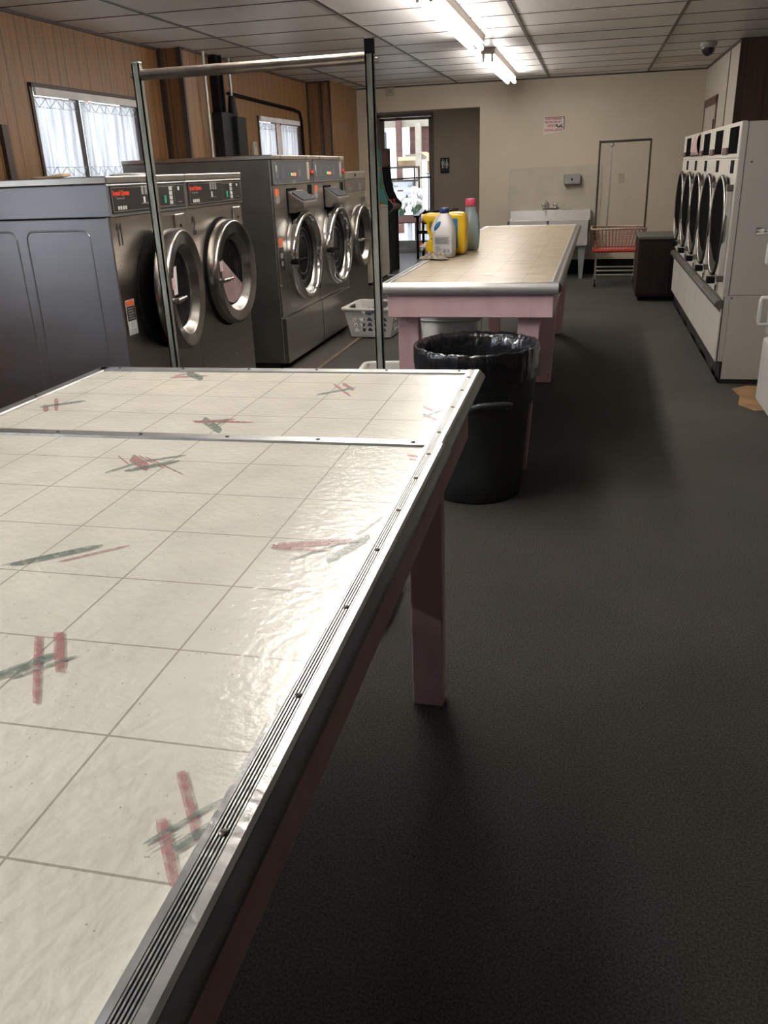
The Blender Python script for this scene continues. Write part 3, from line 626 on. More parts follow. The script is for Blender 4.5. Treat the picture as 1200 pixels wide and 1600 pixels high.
# restroom sign on the hall wall
t = thing('restroom_sign', 'dark restroom sign with white man and woman figures on the hall wall', 'sign', (-2.54, HY, 1.44))
b = MB(); b.box(-.08, .08, -.01, 0, -.125, .125); b.build('sign_board', M['navy'], t, bevel=.004)
def person_mark(cx, skirt):
    b = MB(); b.lathe([(.001, -.0125), (.013, -.0125), (.013, -.010)], (cx, 0, .088), 'y', n=14)
    if skirt: p = [(-.012, .068), (.012, .068), (.032, .0), (.014, .0), (.014, -.045), (-.014, -.045), (-.014, .0), (-.032, .0)]
    else: p = [(-.024, .068), (.024, .068), (.024, .01), (.014, .01), (.014, -.045), (-.014, -.045), (-.014, .01), (-.024, .01)]
    b.prism([(x+cx, z) for x, z in p], 'y', -.0125, -.010); b.build('figure', M['white_print'], t)
person_mark(-.036, False); person_mark(.036, True)
b = MB(); b.box(-.003, .003, -.0125, -.010, -.045, .09); b.build('divider', M['white_print'], t)
b = MB(); b.box(-.06, .06, -.0115, -.010, -.082, -.068); b.build('text_strip', M['panel_grey'], t)
# ---------------------------------------------------------------- washers on the left
RY, UZ = (0, 1, 0), (0, 0, 1)
def ring_door(t, R, rin, cy, cz, mat, depth=.075, name='door', glass='glass_dark', hinge_open=0., handle=True, thick=.02):
    """round porthole door standing off the front panel, hinged on its right (larger y) side"""
    hy = cy+R*.98
    prof = [(R-.01, .0), (R, .012), (R, depth-.028), (R-.004, depth-.012), (R-.012, depth-.002), (R-.020, depth-.001), (R-.026, depth-.005), (rin+.034, depth-.009), (rin+.028, depth-.014), (rin+.012, depth-.050), (rin, depth-.058)]
    b = MB(); b.lathe(prof, (0, 0, 0), 'x', n=56)
    d = b.build(name, mat, t)
    g = MB(); g.lathe([(rin+.004, depth-.056), (rin*.97, depth-.062), (rin*.8, depth-.070), (rin*.62, depth-.074), (.001, depth-.076)], (0, 0, 0), 'x', n=48)
    gl = g.build('door_glass', M['glass_dark'], d)
    if glass == 'glass_pink':
        rc = rin*.93; pts = [(rc*math.cos(a), rc*math.sin(a)) for a in [2*PI*i/72 for i in range(72)]]
        keep = [(y, z) for y, z in pts if z < .055-.62*(y+.06)]
        keep.sort(key=lambda p: (math.atan2(p[1], p[0])-.95*PI+.45*PI) % (2*PI))
        q = MB(); q.add([(depth-.050, y, z) for y, z in keep], [tuple(range(len(keep)))]); q.build('pink_load', M['glass_pink'], gl)
    if handle:
        h = MB(); h.cyl((depth*.5, -R*.90, -.02), (depth+.028, -R*.90, -.02), .013, n=12); h.cyl((depth+.018, -R*.94, -.02), (depth+.022, -R*.66, -.02), .013, n=12); h.cyl((depth+.022, -R*.66, -.02), (depth+.026, -R*.52, -.018), .009, n=10)
        h.build('door_handle', M['steel_lid'], d)
    d.location = (0.0, hy, cz) if hinge_open else (0, cy, cz)
    if hinge_open:
        for ob in [d.data]+[c.data for c in d.children]:
            ob.transform(Matrix.Translation((0, -R*.98, 0)))
        d.rotation_euler = (0, 0, -hinge_open)
    return d

def washer_a(label, loc, w, num, pink=False, ajar=0., ridges=False, paper=False, sticker=True):
    H_ = 1.42; D_ = 1.15; zp = 1.245
    t = thing('front_load_washer', label, 'washing machine', loc, group='smaller stainless washers')
    b = MB(); b.box(-D_, -.002, .003, w-.003, .02, zp-.004); b.build('cabinet', M['steel_side'] if ridges else M['steel_dark'], t, bevel=.004)
    if ridges:
        r = MB()
        for x0, x1 in ((-.445, -.112), (-.86, -.50)):
            p = [(x, z) for x, z in rounded_rect(x0, x1, .10, 1.19, .04, 5)]
            r.tube([(x, .004, z) for x, z in p], .005, 6, closed=True)
        r.build('side_embossing', M['steel_side'], t)
    b = MB(); b.box(-.02, .0, .004, w-.004, .06, zp); b.build('front_panel', M['steel'], t, bevel=.004)
    b = MB(); b.box(-D_, .012, .002, w-.002, zp, H_-.035); b.build('console', M['steel_side'] if ridges else M['steel'], t, bevel=.004)
    b = MB(); b.box(-D_-.0, .016, .001, w-.001, H_-.034, H_); b.build('lid', M['steel_lid'], t, bevel=.005)
    p = MB(); p.box(.010, .0165, .02, w-.02, zp+.012, H_-.042); cp = p.build('control_panel', M['panel_black'], t)
    q = MB(); a0, a1, c0, c1 = .028, w-.028, zp+.020, H_-.050
    for y0, y1, z0, z1 in ((a0, a1, c0, c0+.003), (a0, a1, c1-.003, c1), (a0, a0+.003, c0, c1), (a1-.003, a1, c0, c1)): q.box(.0165, .018, y0, y1, z0, z1)
    y0, y1 = w*.60, w*.815
    for ya, yb, za, zb in ((y0, y1, c0+.004, c0+.007), (y0, y1, c1-.010, c1-.007), (y0, y0+.003, c0+.004, c1-.007), (y1-.003, y1, c0+.004, c1-.007)): q.box(.0165, .018, ya, yb, za, zb)
    q.build('silver_outline', M['steel_lid'], cp)
    text('Speed Queen', .030, (.0168, .038, c1-.034), RY, UZ, M['red_print'], 'brand_lettering', cp, bold=.0016, stretch=.92)
    text('Commercial', .015, (.0168, .065, c1-.052), RY, UZ, M['grey_print'], 'small_lettering', cp)
    k = MB()
    for i in range(4): k.box(.0165, .0185, w*.73+.012, w*.73+.046, c0+.012+.022*i, c0+.030+.022*i)
    for i in range(4): k.box(.0165, .0178, .07+.022*i, .084+.022*i, c0+.008, c0+.024)
    k.box(.0165, .0178, w*.40, w*.40+.018, c0+.030, c0+.058); k.cyl((.0165, w*.885, c1-.02), (.0185, w*.885, c1-.02), .010, n=12); k.box(.0165, .018, w*.885-.012, w*.885+.03, c0+.018, c0+.021)
    k.build('selector_buttons', M['white_print'], cp)
    k = MB(); k.box(.0165, .0185, w*.67, w*.67+.024, c0+.020, c0+.055); k.build('start_button', M['green_btn'], cp)
    k = MB()
    for i in range(3): k.box(.0165, .0172, w*.385+.034*i, w*.385+.034*i+.024, c0+.068, c0+.108)
    k.box(.0165, .0172, w*.385-.01, w*.385+.09, c0+.026, c0+.030)
    k.build('display', M['grey_print'], cp)
    if num == '11':
        q = MB()
        for y_ in (.060, .088): q.prism([(y_, zp-.13), (y_+.011, zp-.13), (y_+.011, zp-.03), (y_+.003, zp-.03), (y_-.011, zp-.05), (y_-.011, zp-.062), (y_, zp-.052)], 'x', 0, .001)
        q.build('machine_number', M['black_print'], t)
    else: text(num, .125, (.0008, .055, zp-.135), RY, UZ, M['black_print'], 'machine_number', t, stretch=.66, bold=.006)
    c = MB(); c.box(0, .010, w-.155, w-.045, zp-.145, zp-.02); lk = c.build('coin_plate', M['steel'], t, bevel=.004)
    c = MB(); c.cyl((.010, w-.10, zp-.08), (.014, w-.10, zp-.08), .009, n=10); c.build('lock', M['black'], lk)
    cy, cz, R_d = w*.565, .862, .305
    if not ajar:
        c = MB(); c.lathe([(R_d+.012, 0), (R_d+.012, .004), (R_d-.03, .004)], (0, cy, cz), 'x', n=48); c.build('door_gasket', M['black_matte'], t)
    else:
        c = MB(); c.lathe([(R_d-.01, .002), (R_d-.02, .004), (R_d-.06, -.004), (.22, -.02), (.001, -.02)], (0, cy, cz), 'x', n=48); c.build('drum_mouth', M['black_matte'], t)
    d = ring_door(t, R_d, .195, cy, cz, M['satin'], depth=.085, glass='glass_pink' if pink else 'glass_dark', hinge_open=-ajar)
    off = -R_d*.98 if ajar else 0.
    if paper:
        s = MB(); s.sheet(lambda u, v: (.062+.006*math.sin(u*3), off-.185+.075*u-.02*(1-v), -.005+.135*v), 4, 4); s.build('taped_note', M['paper'], d)
    s = MB(); s.sheet(lambda u, v: (.082, off-R_d*.86+.045*u, .03+.055*v), 1, 1); s.build('small_tag', M['pink_paper'], d)
    # warning sticker left of the door
    y0 = .035 if ajar else .022; z0 = .70 if ajar else .80
    s = MB(); s.box(.0, .0012, y0, y0+.082, z0, z0+.165); st = s.build('warning_sticker', M['white_print'], t)
    s = MB(); s.box(.0012, .0018, y0+.003, y0+.079, z0+.137, z0+.162); s.build('orange_band', M['orange'], st)
    s = MB(); s.box(.0012, .0018, y0+.003, y0+.079, z0+.066, z0+.135); s.build('black_band', M['black_print'], st)
    s = MB()
    for i in range(5): s.box(.0018, .0021, y0+.012, y0+.068-.008*(i % 2), z0+.074+.012*i, z0+.079+.012*i)
    s.box(.0012, .0018, y0+.03, y0+.034, z0+.034, z0+.062); s.box(.0012, .0018, y0+.05, y0+.054, z0+.034, z0+.062)
    for i in range(3): s.box(.0012, .0018, y0+.010, y0+.070, z0+.006+.008*i, z0+.009+.008*i)
    s.build('small_print', M['grey_print'], st)
    s = MB()
    for yy, zz in ((w-.045, .93), (w-.045, .905), (w-.035, .70), (w-.035, .68), (.05, 1.03), (w*.6, .36)): s.cyl((0, yy, zz), (.004, yy, zz), .006, n=8)
    s.build('rivets', M['steel_lid'], t)
    b = MB(); b.box(-D_+.05, -.03, .01, w-.01, 0, .06); b.build('plinth', M['black_matte'], t)
    return t
washer_a('stainless front load washer numbered 11 with its round door ajar, nearest on the left', (-2.15, 3.643, 0), .80, '11', ajar=math.radians(9), ridges=True, paper=True)
washer_a('stainless front load washer numbered 2 with a pale pink load behind its glass', (-2.15, 4.447, 0), .79, '2', pink=True)

def washer_tall(label, loc, w):
    H_ = 1.53; D_ = 1.16
    t = thing('large_capacity_washer', label, 'washing machine', loc, group='tall stainless washers with chrome doors')
    b = MB(); b.box(-D_, -.012, .004, w-.004, .05, H_-.03); b.build('cabinet', M['steel_dark'], t, bevel=.005)
    b = MB(); b.box(-D_+.05, -.05, .0, w, .0, .05); b.build('plinth', M['black_matte'], t)
    b = MB(); b.box(-.02, .0, .006, w-.006, .40, 1.328); b.build('front_panel', M['steel'], t, bevel=.004)
    b = MB(); b.box(-.02, .022, .008, w-.008, .05, .388); b.build('lower_panel', M['steel'], t, bevel=.003)
    b = MB(); b.box(-D_-.005, .012, .002, w-.002, H_-.032, H_); lid = b.build('lid', M['steel_lid'], t, bevel=.006)
    b = MB()
    for y in (.17, w-.17): b.cyl((.010, y, H_-.016), (.018, y, H_-.016), .012, n=12)
    b.build('lid_bolt', M['chrome'], lid)
    b = MB(); b.box(-.02, .004, .010, w-.010, 1.332, H_-.034); cp = b.build('control_panel', M['panel_grey'], t, bevel=.002)
    b = MB()
    for y0, y1, z0, z1 in ((.010, w-.010, 1.330, 1.337), (.010, w-.010, H_-.041, H_-.034), (.010, .018, 1.33, H_-.034), (w-.018, w-.010, 1.33, H_-.034)): b.box(.003, .008, y0, y1, z0, z1)
    b.build('silver_outline', M['steel_lid'], cp)
    text('R', .062, (.0045, .075, 1.418), RY, UZ, M['white_print'], 'logo_letter', cp, bold=.003, stretch=.8)
    b = MB()
    for i in range(3): b.box(.004, .005, .078, .128, 1.378+.012*i, 1.385+.012*i)
    for i in range(6): b.box(.004, .005, .20, .25+.008*(i % 2), 1.378+.013*i, 1.381+.013*i)
    for i in range(4): b.box(.004, .005, w*.615, w*.675, 1.382+.012*i, 1.390+.012*i)
    b.box(.004, .005, w*.50, w*.52, 1.432, 1.440); b.box(.004, .005, w*.61, w*.68, 1.448, 1.452); b.box(.004, .005, .05, .075, 1.345, 1.353); b.box(.004, .005, .13, .15, 1.345, 1.353); b.box(.004, .005, .05, .075, H_-.058, H_-.046)
    b.build('panel_print', M['grey_print'], cp)
    b = MB(); b.box(.004, .006, w*.44, w*.545, 1.338, 1.356); b.build('name_plate', M['steel_lid'], cp)
    b = MB(); b.box(.004, .006, w*.435, w*.452, 1.388, 1.406); b.build('green_light', M['led_green'], cp)
    b = MB(); b.box(.004, .006, w*.47, w*.555, 1.386, 1.406); b.build('red_display', M['led_red'], cp)
    b = MB(); b.prism([(w*.84, 1.37), (w*.855, 1.355), (w*.89, 1.355), (w*.905, 1.37), (w*.905, 1.482), (w*.84, 1.482)], 'x', .004, .007); b.build('instruction_strip', M['plate'], cp)
    b = MB(); b.lathe([(.018, .004), (.02, .02), (.012, .026), (.001, .027)], (0, w*.95, 1.405), 'x', n=14); b.build('stop_button', M['red_print'], cp)
    # soap hopper
    y0, y1 = .30, .66
    b = MB(); b.prism([(0, 1.125), (.055, 1.125), (.075, 1.15), (.125, 1.155), (.125, 1.20), (.0, 1.285)], 'y', y0, y1); hp = b.build('soap_hopper', M['steel'], t, bevel=.005)
    b = MB(); n = Vector((.085, 0, .125)).normalized(); 
    b.hexa([(.022, y0+.03, 1.2735), (.112, y0+.03, 1.2125), (.112, y1-.03, 1.2125), (.022, y1-.03, 1.2735), (.024, y0+.03, 1.277), (.114, y0+.03, 1.216), (.114, y1-.03, 1.216), (.024, y1-.03, 1.277)]); b.build('hopper_lid_label', M['panel_grey'], hp)
    b = MB(); b.box(.0, .004, y0-.02, y0+.20, 1.283, 1.30); b.box(0, .004, y0-.02, y0, 1.11, 1.30); b.box(0, .004, y0-.02, y0+.16, 1.108, 1.125); b.build('hopper_slot', M['black_matte'], hp)
    b = MB(); b.box(0, .004, w-.135, w-.04, 1.245, 1.315); b.box(0, .004, w-.115, w-.03, 1.15, 1.215); cs = b.build('coin_slot', M['black_matte'], t)
    b = MB(); b.tube([(.004, w-.13, 1.235), (.02, w-.10, 1.222), (.02, w-.06, 1.226), (.004, w-.035, 1.24)], .008, 6); b.box(.004, .008, w-.12, w-.028, 1.142, 1.15); b.build('coin_chute', M['chrome'], cs)
    # porthole
    cy, cz, R_ = w*.56, .805, .335
    ds = [(R_, 0), (R_+.004, .02), (R_-.002, .055), (R_-.014, .078), (R_-.030, .084), (R_-.045, .076), (R_-.052, .06), (R_-.058, .045)]
    b = MB(); b.lathe(ds, (0, cy, cz), 'x', n=64); d = b.build('door', M['chrome'], t)
    b = MB(); b.lathe([(R_-.056, .048), (R_-.072, .035), (R_-.08, .02)], (0, cy, cz), 'x', n=48); b.build('inner_ring', M['satin'], d)
    b = MB(); b.lathe([(R_-.078, .022), (R_-.11, .013), (R_-.16, .009), (.10, .006), (.001, .005)], (0, cy, cz), 'x', n=48); b.build('door_glass', M['glass_dark'], d)
    for rr_ in (.205, .15):
        b = MB(); b.lathe([(rr_, .0135), (rr_-.006, .016), (rr_-.012, .0135)], (0, cy, cz), 'x', n=48); b.build('drum_rim', M['drum'], d)  # rings laid on the glass as painted-in curved reflections
    b = MB(); b.cyl((.05, cy-R_+.05, cz-.02), (.07, cy-.12, cz-.02), .016, n=10); b.cyl((.03, cy-R_+.015, cz-.02), (.085, cy-R_+.015, cz-.02), .024, n=12); b.build('door_handle', M['black_matte'], d)
    b = MB(); b.box(.0, .035, cy+R_-.01, cy+R_+.02, cz-.30, cz-.26); b.build('hinge', M['black'], d)
    # stickers
    b = MB(); b.box(0, .0015, .035, .115, 1.255, 1.305); b.build('orange_sticker', M['orange'], t)
    b = MB(); b.box(0, .0015, .04, .12, 1.205, 1.25); b.build('grey_sticker', M['grey_print'], t)
    b = MB(); b.box(0, .0015, .03, .12, .905, .965); b.build('orange_sticker', M['orange'], t)
    b = MB(); b.box(0, .0015, .035, .125, .73, .90); st = b.build('black_sticker', M['black_print'], t)
    b = MB(); b.box(.0015, .002, .05, .11, .82, .86); b.box(.0015, .002, .06, .10, .765, .80); b.build('sticker_print', M['grey_print'], st)
    b = MB()
    for yy, zz in ((.02, 1.10), (.02, .63), (w-.02, .63), (w-.02, 1.02), (.02, .25)): b.cyl((0, yy, zz), (.006, yy, zz), .007, n=8)
    b.build('rivets', M['steel_lid'], t)
    return t
wt = washer_tall('tall stainless washer with chrome porthole door, the nearer of the tall pair', (-2.22, 6.02, 0), .935)
w2 = copy_tree(wt); w2.location = (-2.22, 6.958, 0); w2['label'] = 'tall stainless washer with chrome porthole door, the farther of the tall pair'

def washer_small(label, loc, w):
    H_ = 1.40
    t = thing('front_load_washer', label, 'washing machine', loc)
    b = MB(); b.box(-1.05, -.002, .003, w-.003, .03, H_-.03); b.build('cabinet', M['steel_dark'], t, bevel=.004)
    b = MB(); b.box(-.02, 0, .004, w-.004, .05, 1.215); b.build('front_panel', M['steel'], t, bevel=.004)
    b = MB(); b.box(-1.05, .01, .001, w-.001, 1.335, H_); b.build('lid', M['steel_lid'], t, bevel=.005)
    b = MB(); b.box(.010, .014, w*.45, w*.5, 1.355, 1.38); b.build('lid_lock', M['black'], t)
    b = MB(); b.box(-.02, .006, .004, w-.004, 1.218, 1.333); cp = b.build('control_panel', M['panel_brown'], t, bevel=.003)
    b = MB(); b.box(.006, .0075, .02, .16, 1.283, 1.292); b.build('red_lettering', M['red_print'], cp)
    b = MB()
    for i in range(2):
        for j in range(2): b.box(.006, .0075, w*.66+.045*i, w*.66+.045*i+.035, 1.238+.03*j, 1.262+.03*j)
    for i in range(3): b.box(.006, .0075, w*.35+.19*i, w*.35+.19*i+.02, 1.30, 1.315)
    for i in range(3): b.box(.006, .0075, .10+.05*i, .12+.05*i, 1.24, 1.262)
    b.build('selector_buttons', M['grey_print'], cp)
    b = MB(); b.box(0, .03, w-.11, w-.03, 1.09, 1.17); b.build('coin_plate', M['chrome'], t, bevel=.006)
    ring_door(t, .29, .19, w*.52, .815, M['satin'], depth=.08)
    b = MB(); b.box(0, .0015, .012, .065, .70, .93); st = b.build('warning_sticker', M['white_print'], t)
    b = MB(); b.box(.0015, .002, .014, .063, .905, .928); b.box(.0015, .002, .014, .063, .84, .85); b.build('red_band', M['red_print'], st)
    b = MB(); b.box(-1.0, -.03, .01, w-.01, 0, .05); b.build('plinth', M['black_matte'], t)
    return t
washer_small('smaller stainless front load washer with a brown-grey panel, past the tall pair', (-2.22, 7.905, 0), .75)

b = MB(); b.sheet(lambda u, v: (-2.62+.16*u+.01*math.sin(v*5), 3.80+.10*v, 1.4215+.012*u*u), 5, 3); o = b.build('paper_pad', M['cardboard'], solid=.012); tag(o, 'tan paper pad lying on the washer numbered 11 below the window', 'paper')
b = MB(); b.sheet(lambda u, v: (-2.40+.16*u, 4.14+.13*v, 1.4225+.006*math.sin(u*3)), 4, 3); o = b.build('folded_paper', M['paper'], solid=.010); tag(o, 'flat pale folded paper on the washer numbered 11 beside the rack post', 'paper')

# ---------------------------------------------------------------- cream cabinet and arcade machine
t = thing('cream_cabinet', 'plain cream metal cabinet at the end of the washer row', 'cabinet', (-2.765, 10.95, 0))
b = MB(); b.box(-.33, 0, 0, 1.085, .03, .935); b.build('cabinet_body', M['cream_cab'], t, bevel=.01)
b = MB(); b.box(0, .006, .32, .325, .06, .93); b.box(0.0, .004, .02, 1.04, .11, .115); b.build('seam', M['plate'], t)
b = MB(); b.box(-.31, -.03, .02, 1.04, 0, .03); b.build('plinth', M['black_matte'], t)
b = MB(); b.box(-.335, .008, -.008, 1.068, .935, .955); b.build('lid', M['cream_cab'], t, bevel=.008)

t = thing('arcade_machine', 'black arcade cabinet with teal side art standing in the hall opening', 'arcade machine', (-2.8, 12.28, 0))
front = [(.0, .0), (.0, .84), (.06, .90), (.055, .95), (-.01, 1.02), (-.055, 1.12), (-.085, 1.25), (-.098, 1.45), (-.098, 1.69)]
prof = front+[(-.62, 1.72), (-.70, 1.5), (-.70, 0)]
for i, y in enumerate((0, .56)):
    b = MB(); b.prism(prof, 'y', y, y+.025); sd = b.build('side_panel', M['black'], t, bevel=.003)
    if i == 0:
        art = [(-.03, .94), (-.02, 1.0), (-.065, 1.11), (-.097, 1.25), (-.11, 1.45), (-.11, 1.68), (-.60, 1.70), (-.68, 1.5), (-.68, 1.12)]
        b = MB(); b.prism(art, 'y', -.003, 0); b.build('side_art', M['art'], sd, label='teal and green side art')
        b = MB(); b.prism([(-.02, .84), (-.03, .94), (-.68, 1.12), (-.68, .84)], 'y', -.003, 0); b.box(-.30, -.11, -.004, 0, 1.41, 1.44); b.build('side_art', M['art_orange'], sd, label='orange lower band of the side art')
        b = MB(); b.tube([(x, -.001, z) for x, z in front[1:]], .005, 6); b.build('edge_moulding', M['grey_print'], sd)
b = MB(); b.box(-.68, -.02, .025, .56, .02, .84); b.build('front_panel', M['black'], t)
b = MB(); b.prism([(-.03, .84), (.05, .89), (.045, .93), (-.2, 1.0), (-.25, .84)], 'y', .025, .56); cpn = b.build('control_panel', M['maroon'], t)
b = MB()
for y in (.15, .40): b.cyl((-.02, y, .93), (-.02, y, .99), .008, n=8); b.lathe([(.001, .97), (.018, .98), (.02, .995), (.012, 1.01), (.001, 1.012)], (-.02, y, 0), n=12)
b.build('joystick', M['red_print'], cpn)
b = MB(); b.prism([(-.22, .98), (-.33, 1.42), (-.36, 1.42), (-.25, .98)], 'y', .025, .56); b.build('screen', M['glass_dark'], t)
b = MB(); b.box(-.66, -.13, .025, .56, 1.44, 1.69); b.box(-.14, -.112, .03, .555, 1.46, 1.66); b.build('marquee', M['maroon'], t)
b = MB(); b.prism([(-.10, 1.68), (-.62, 1.705), (-.62, 1.69), (-.10, 1.665)], 'y', .02, .565); b.build('top_panel', M['black'], t)
# ---------------------------------------------------------------- folding tables
def stroke_mesh(b, polys, inv, z, colours):
    for c, q in polys:
        vs = [tuple(inv @ Vector((x, y, 0))) for x, y in q]
        vs = [(v[0], v[1], z) for v in vs]
        n = len(vs)//2
        for i in range(n-1): b.add([vs[i], vs[i+1], vs[2*n-2-i], vs[2*n-1-i]], [(0, 1, 2, 3)], colours[c])
        z += 2e-5

def ribbed_trim(p0, p1, inward, T, wid, mats_parent, name='edge_trim', ribs=5, nose=.045, nmat='nosing'):
    """aluminium edge: flat ribbed cap on the top and a rounded nosing rolling down outside"""
    p0, p1 = Vector((p0[0], p0[1], 0)), Vector((p1[0], p1[1], 0)); d = (p1-p0).normalized(); n = Vector((inward[0], inward[1], 0)).normalized()
    b = MB()
    def sweep(prof, mi, smooth=False):
        vs = [p0+n*a+Vector((0, 0, T+z)) for a, z in prof]+[p1+n*a+Vector((0, 0, T+z)) for a, z in prof]
        k = len(prof); b.add(vs, [(i, i+1, k+i+1, k+i) for i in range(k-1)]+[tuple(range(k-1, -1, -1)), tuple(range(k, 2*k))], mi, smooth)
    f0, f1 = wid*.28, wid*.76
    prof = [(0, .0045), (f0, .0045)]
    st = (f1-f0)/ribs
    sweep([(wid, .0), (wid-.001, .004), (f1, .0045), (f1, .0), ], 0)
    for i in range(ribs):
        a = f0+st*i
        sweep([(a+st*.78, .001), (a+st*.74, .0045), (a+st*.26, .0045), (a+st*.22, .001)], 0)
    sweep([(f1, .0012), (f0, .0012)], 1)
    sweep([(f0, .0), (f0, .0045), (0, .0045), (-.004, .002), (-.0045, -.001)], 0)
    o = b.build(name, [M['alu'], M['alu_dark']], mats_parent)
    b = MB()
    vs = []
    pr = [(-.001, .003)]+[(-.004-.012*math.sin(PI*i/8), .001-nose*i/8) for i in range(9)]+[(.006, -nose), (.006, 0)]
    k = len(pr)
    vs = [p0+n*a+Vector((0, 0, T+z)) for a, z in pr]+[p1+n*a+Vector((0, 0, T+z)) for a, z in pr]
    b.add(vs, [(i, i+1, k+i+1, k+i) for i in range(k-1)], 0, True); b.add(vs[:k], [tuple(range(k))]); b.add(vs[k:], [tuple(range(k))])
    b.build('nosing', M[nmat], o)
    return o

def flat_trim(p0, p1, side, T, wid, parent, name='edge_trim', zoff=.0):
    p0, p1 = Vector((p0[0], p0[1], 0)), Vector((p1[0], p1[1], 0)); n = Vector((side[0], side[1], 0)).normalized()
    pr = [(0, -.03 if name == 'edge_trim' else 0), (0, .0015), (.003, .004), (wid-.003, .004), (wid, .0005)]
    k = len(pr); b = MB()
    vs = [p0+n*a+Vector((0, 0, T+z+zoff)) for a, z in pr]+[p1+n*a+Vector((0, 0, T+z+zoff)) for a, z in pr]
    b.add(vs, [(i, i+1, k+i+1, k+i) for i in range(k-1)]+[tuple(range(k-1, -1, -1)), tuple(range(k, 2*k))], 0)
    return b.build(name, M['alu'], parent)

def screw(parent, x, y, z, r=.0045):
    b = MB(); b.lathe([(r, 0), (r*.95, .0012), (r*.6, .002), (.0005, .0022)], (x, y, z), n=10); b.box(x-r*.7, x+r*.7, y-r*.12, y+r*.12, z+.0018, z+.0024)
    return b.build('screw', M['screw'], parent)

def leg(parent, x0, x1, y0, y1, z1, lean=0.):
    b = MB(); n = 6; vs = []
    for i in range(n+1):
        z = z1*i/n; dx = -lean*(1-i/n)
        vs += [(x0+dx, y0, z), (x1+dx, y0, z), (x1+dx, y1, z), (x0+dx, y1, z)]
    fs = [(3, 2, 1, 0), tuple(4*n+i for i in range(4))]
    for i in range(n):
        for j in range(4): fs.append((4*i+j, 4*i+(j+1) % 4, 4*i+4+(j+1) % 4, 4*i+4+j))
    b.add(vs, fs); return b.build('leg', M['pink'], parent, bevel=.004)

T1 = .91
# table in the foreground: origin under its far right corner
rz1 = .0088
t1 = thing('folding_table', 'large pink framed folding table with cream tile pattern vinyl filling the foreground', 'table', (-.261, 2.132, 0), rz1, 'pink laundry folding tables')
inv1 = (Matrix.Translation((-.261, 2.132, 0)) @ Matrix.Rotation(rz1, 4, 'Z')).inverted()
FL = (-1.066, -.0306); NL = (-1.10, -3.1); NR = (0, -3.1)
M['vinyl1'] = mat_vinyl('speckled_cream_vinyl_near', (.75, .70, .58), .1557, -.175, -.7776, (.33, .28, .22), rough=.21, bump=.05)
b = MB(); b.prism([(0, 0), FL, NL, NR], 'z', T1-.022, T1)
stroke_mesh(b, STROKES, inv1, T1+.0004, {'r': 1, 'g': 2})
b.build('tabletop', [M['vinyl1'], M['red_stroke'], M['green_stroke']], t1, fix=False)
sy0, sy1 = -.609, -.649      # seam between the two sheets
def seam_y(x): return .016*(x+.022)
rt = ribbed_trim((0, sy0-.02), (0, 0), (-1, 0), T1, .031, t1, nose=.030)
rt2 = ribbed_trim((.004, -3.1), (.004, sy0-.022), (-1, 0), T1+.001, .034, t1, nose=.031)
ft = flat_trim((-.028, -.0008), FL, (.0287, -1), T1, .040, t1)
lt = flat_trim(FL, NL, (1, 0), T1, .030, t1)
st = flat_trim((-.030, sy0-.0), (-1.085, sy0-.0169), (.016, -1), T1, .036, t1, name='seam_strip')
for y in (-.09, -.22, -.37, -.56): screw(rt, -.015, y, T1+.004)
for y in (-.70, -.83, -.975, -1.12, -1.285, -1.47, -1.66, -1.86, -2.1, -2.35, -2.6): screw(rt2, -.012, y, T1+.005)
for i in range(6):
    x = -.055-.19*i; screw(st, x, sy0-.018+.016*x, T1+.004)
for i in range(6):
    x = -.05-.19*i; screw(ft, x, -.018+.0287*x, T1+.004, .004)
for i in range(4): screw(lt, -1.052-.011*i*.3, -.06-.3*i, T1+.004, .004)
b = MB(); b.box(-.065, -.024, -3.0, -.03, T1-.172, T1-.022); b.build('apron', M['pink'], t1, bevel=.004)
b = MB(); b.box(-1.03, -.065, -.075, -.045, T1-.165, T1-.022); b.build('apron', M['pink'], t1, bevel=.004)
b = MB(); b.box(-1.045, -1.012, -3.0, -.045, T1-.165, T1-.022); b.build('apron', M['pink'], t1, bevel=.004)
leg(t1, -.157, -.070, -.198, -.150, T1-.03); leg(t1, -1.01, -.925, -.198, -.150, T1-.03)
leg(t1, -.157, -.070, -2.95, -2.90, T1-.03); leg(t1, -1.01, -.925, -2.95, -2.90, T1-.03)

# far table: origin under its near left corner
rz2 = -.0078
t2 = thing('folding_table', 'pink framed folding table farther back with yellowed tile top and detergent bottles on it', 'table', (-.934, 3.885, 0), rz2, 'pink laundry folding tables')
W2_, L2_ = .81, 3.86
M['vinyl2'] = mat_vinyl('yellowed_tile_vinyl', (.40, .345, .255), .1557, .02, .03, (.13, .095, .06), speck=False, rough=.34, yellow=(.33, .27, .18), spec=.14)
b = MB(); b.box(0, W2_, 0, L2_, T1-.022, T1)
rnd = random.Random(5)
for i in range(26):
    x, y = rnd.uniform(.1, .72), rnd.uniform(.25, 3.7); l = rnd.uniform(.04, .09); a = rnd.uniform(-.35, .35)
    dx, dy = math.cos(a)*l, math.sin(a)*l; w_ = rnd.uniform(.004, .010)
    b.add([(x-dx, y-dy, T1+.0005+i*1e-5), (x, y-w_, T1+.0005+i*1e-5), (x+dx, y+dy, T1+.0005+i*1e-5), (x, y+w_, T1+.0005+i*1e-5)], [(0, 1, 2, 3)], 1)
b.build('tabletop', [M['vinyl2'], M['brown_stroke']], t2, fix=False)
ribbed_trim((W2_, 0), (W2_, L2_), (-1, 0), T1, .036, t2)
ribbed_trim((0, L2_), (0, 0), (1, 0), T1, .036, t2)
ribbed_trim((W2_, L2_), (0, L2_), (0, -1), T1, .036, t2)
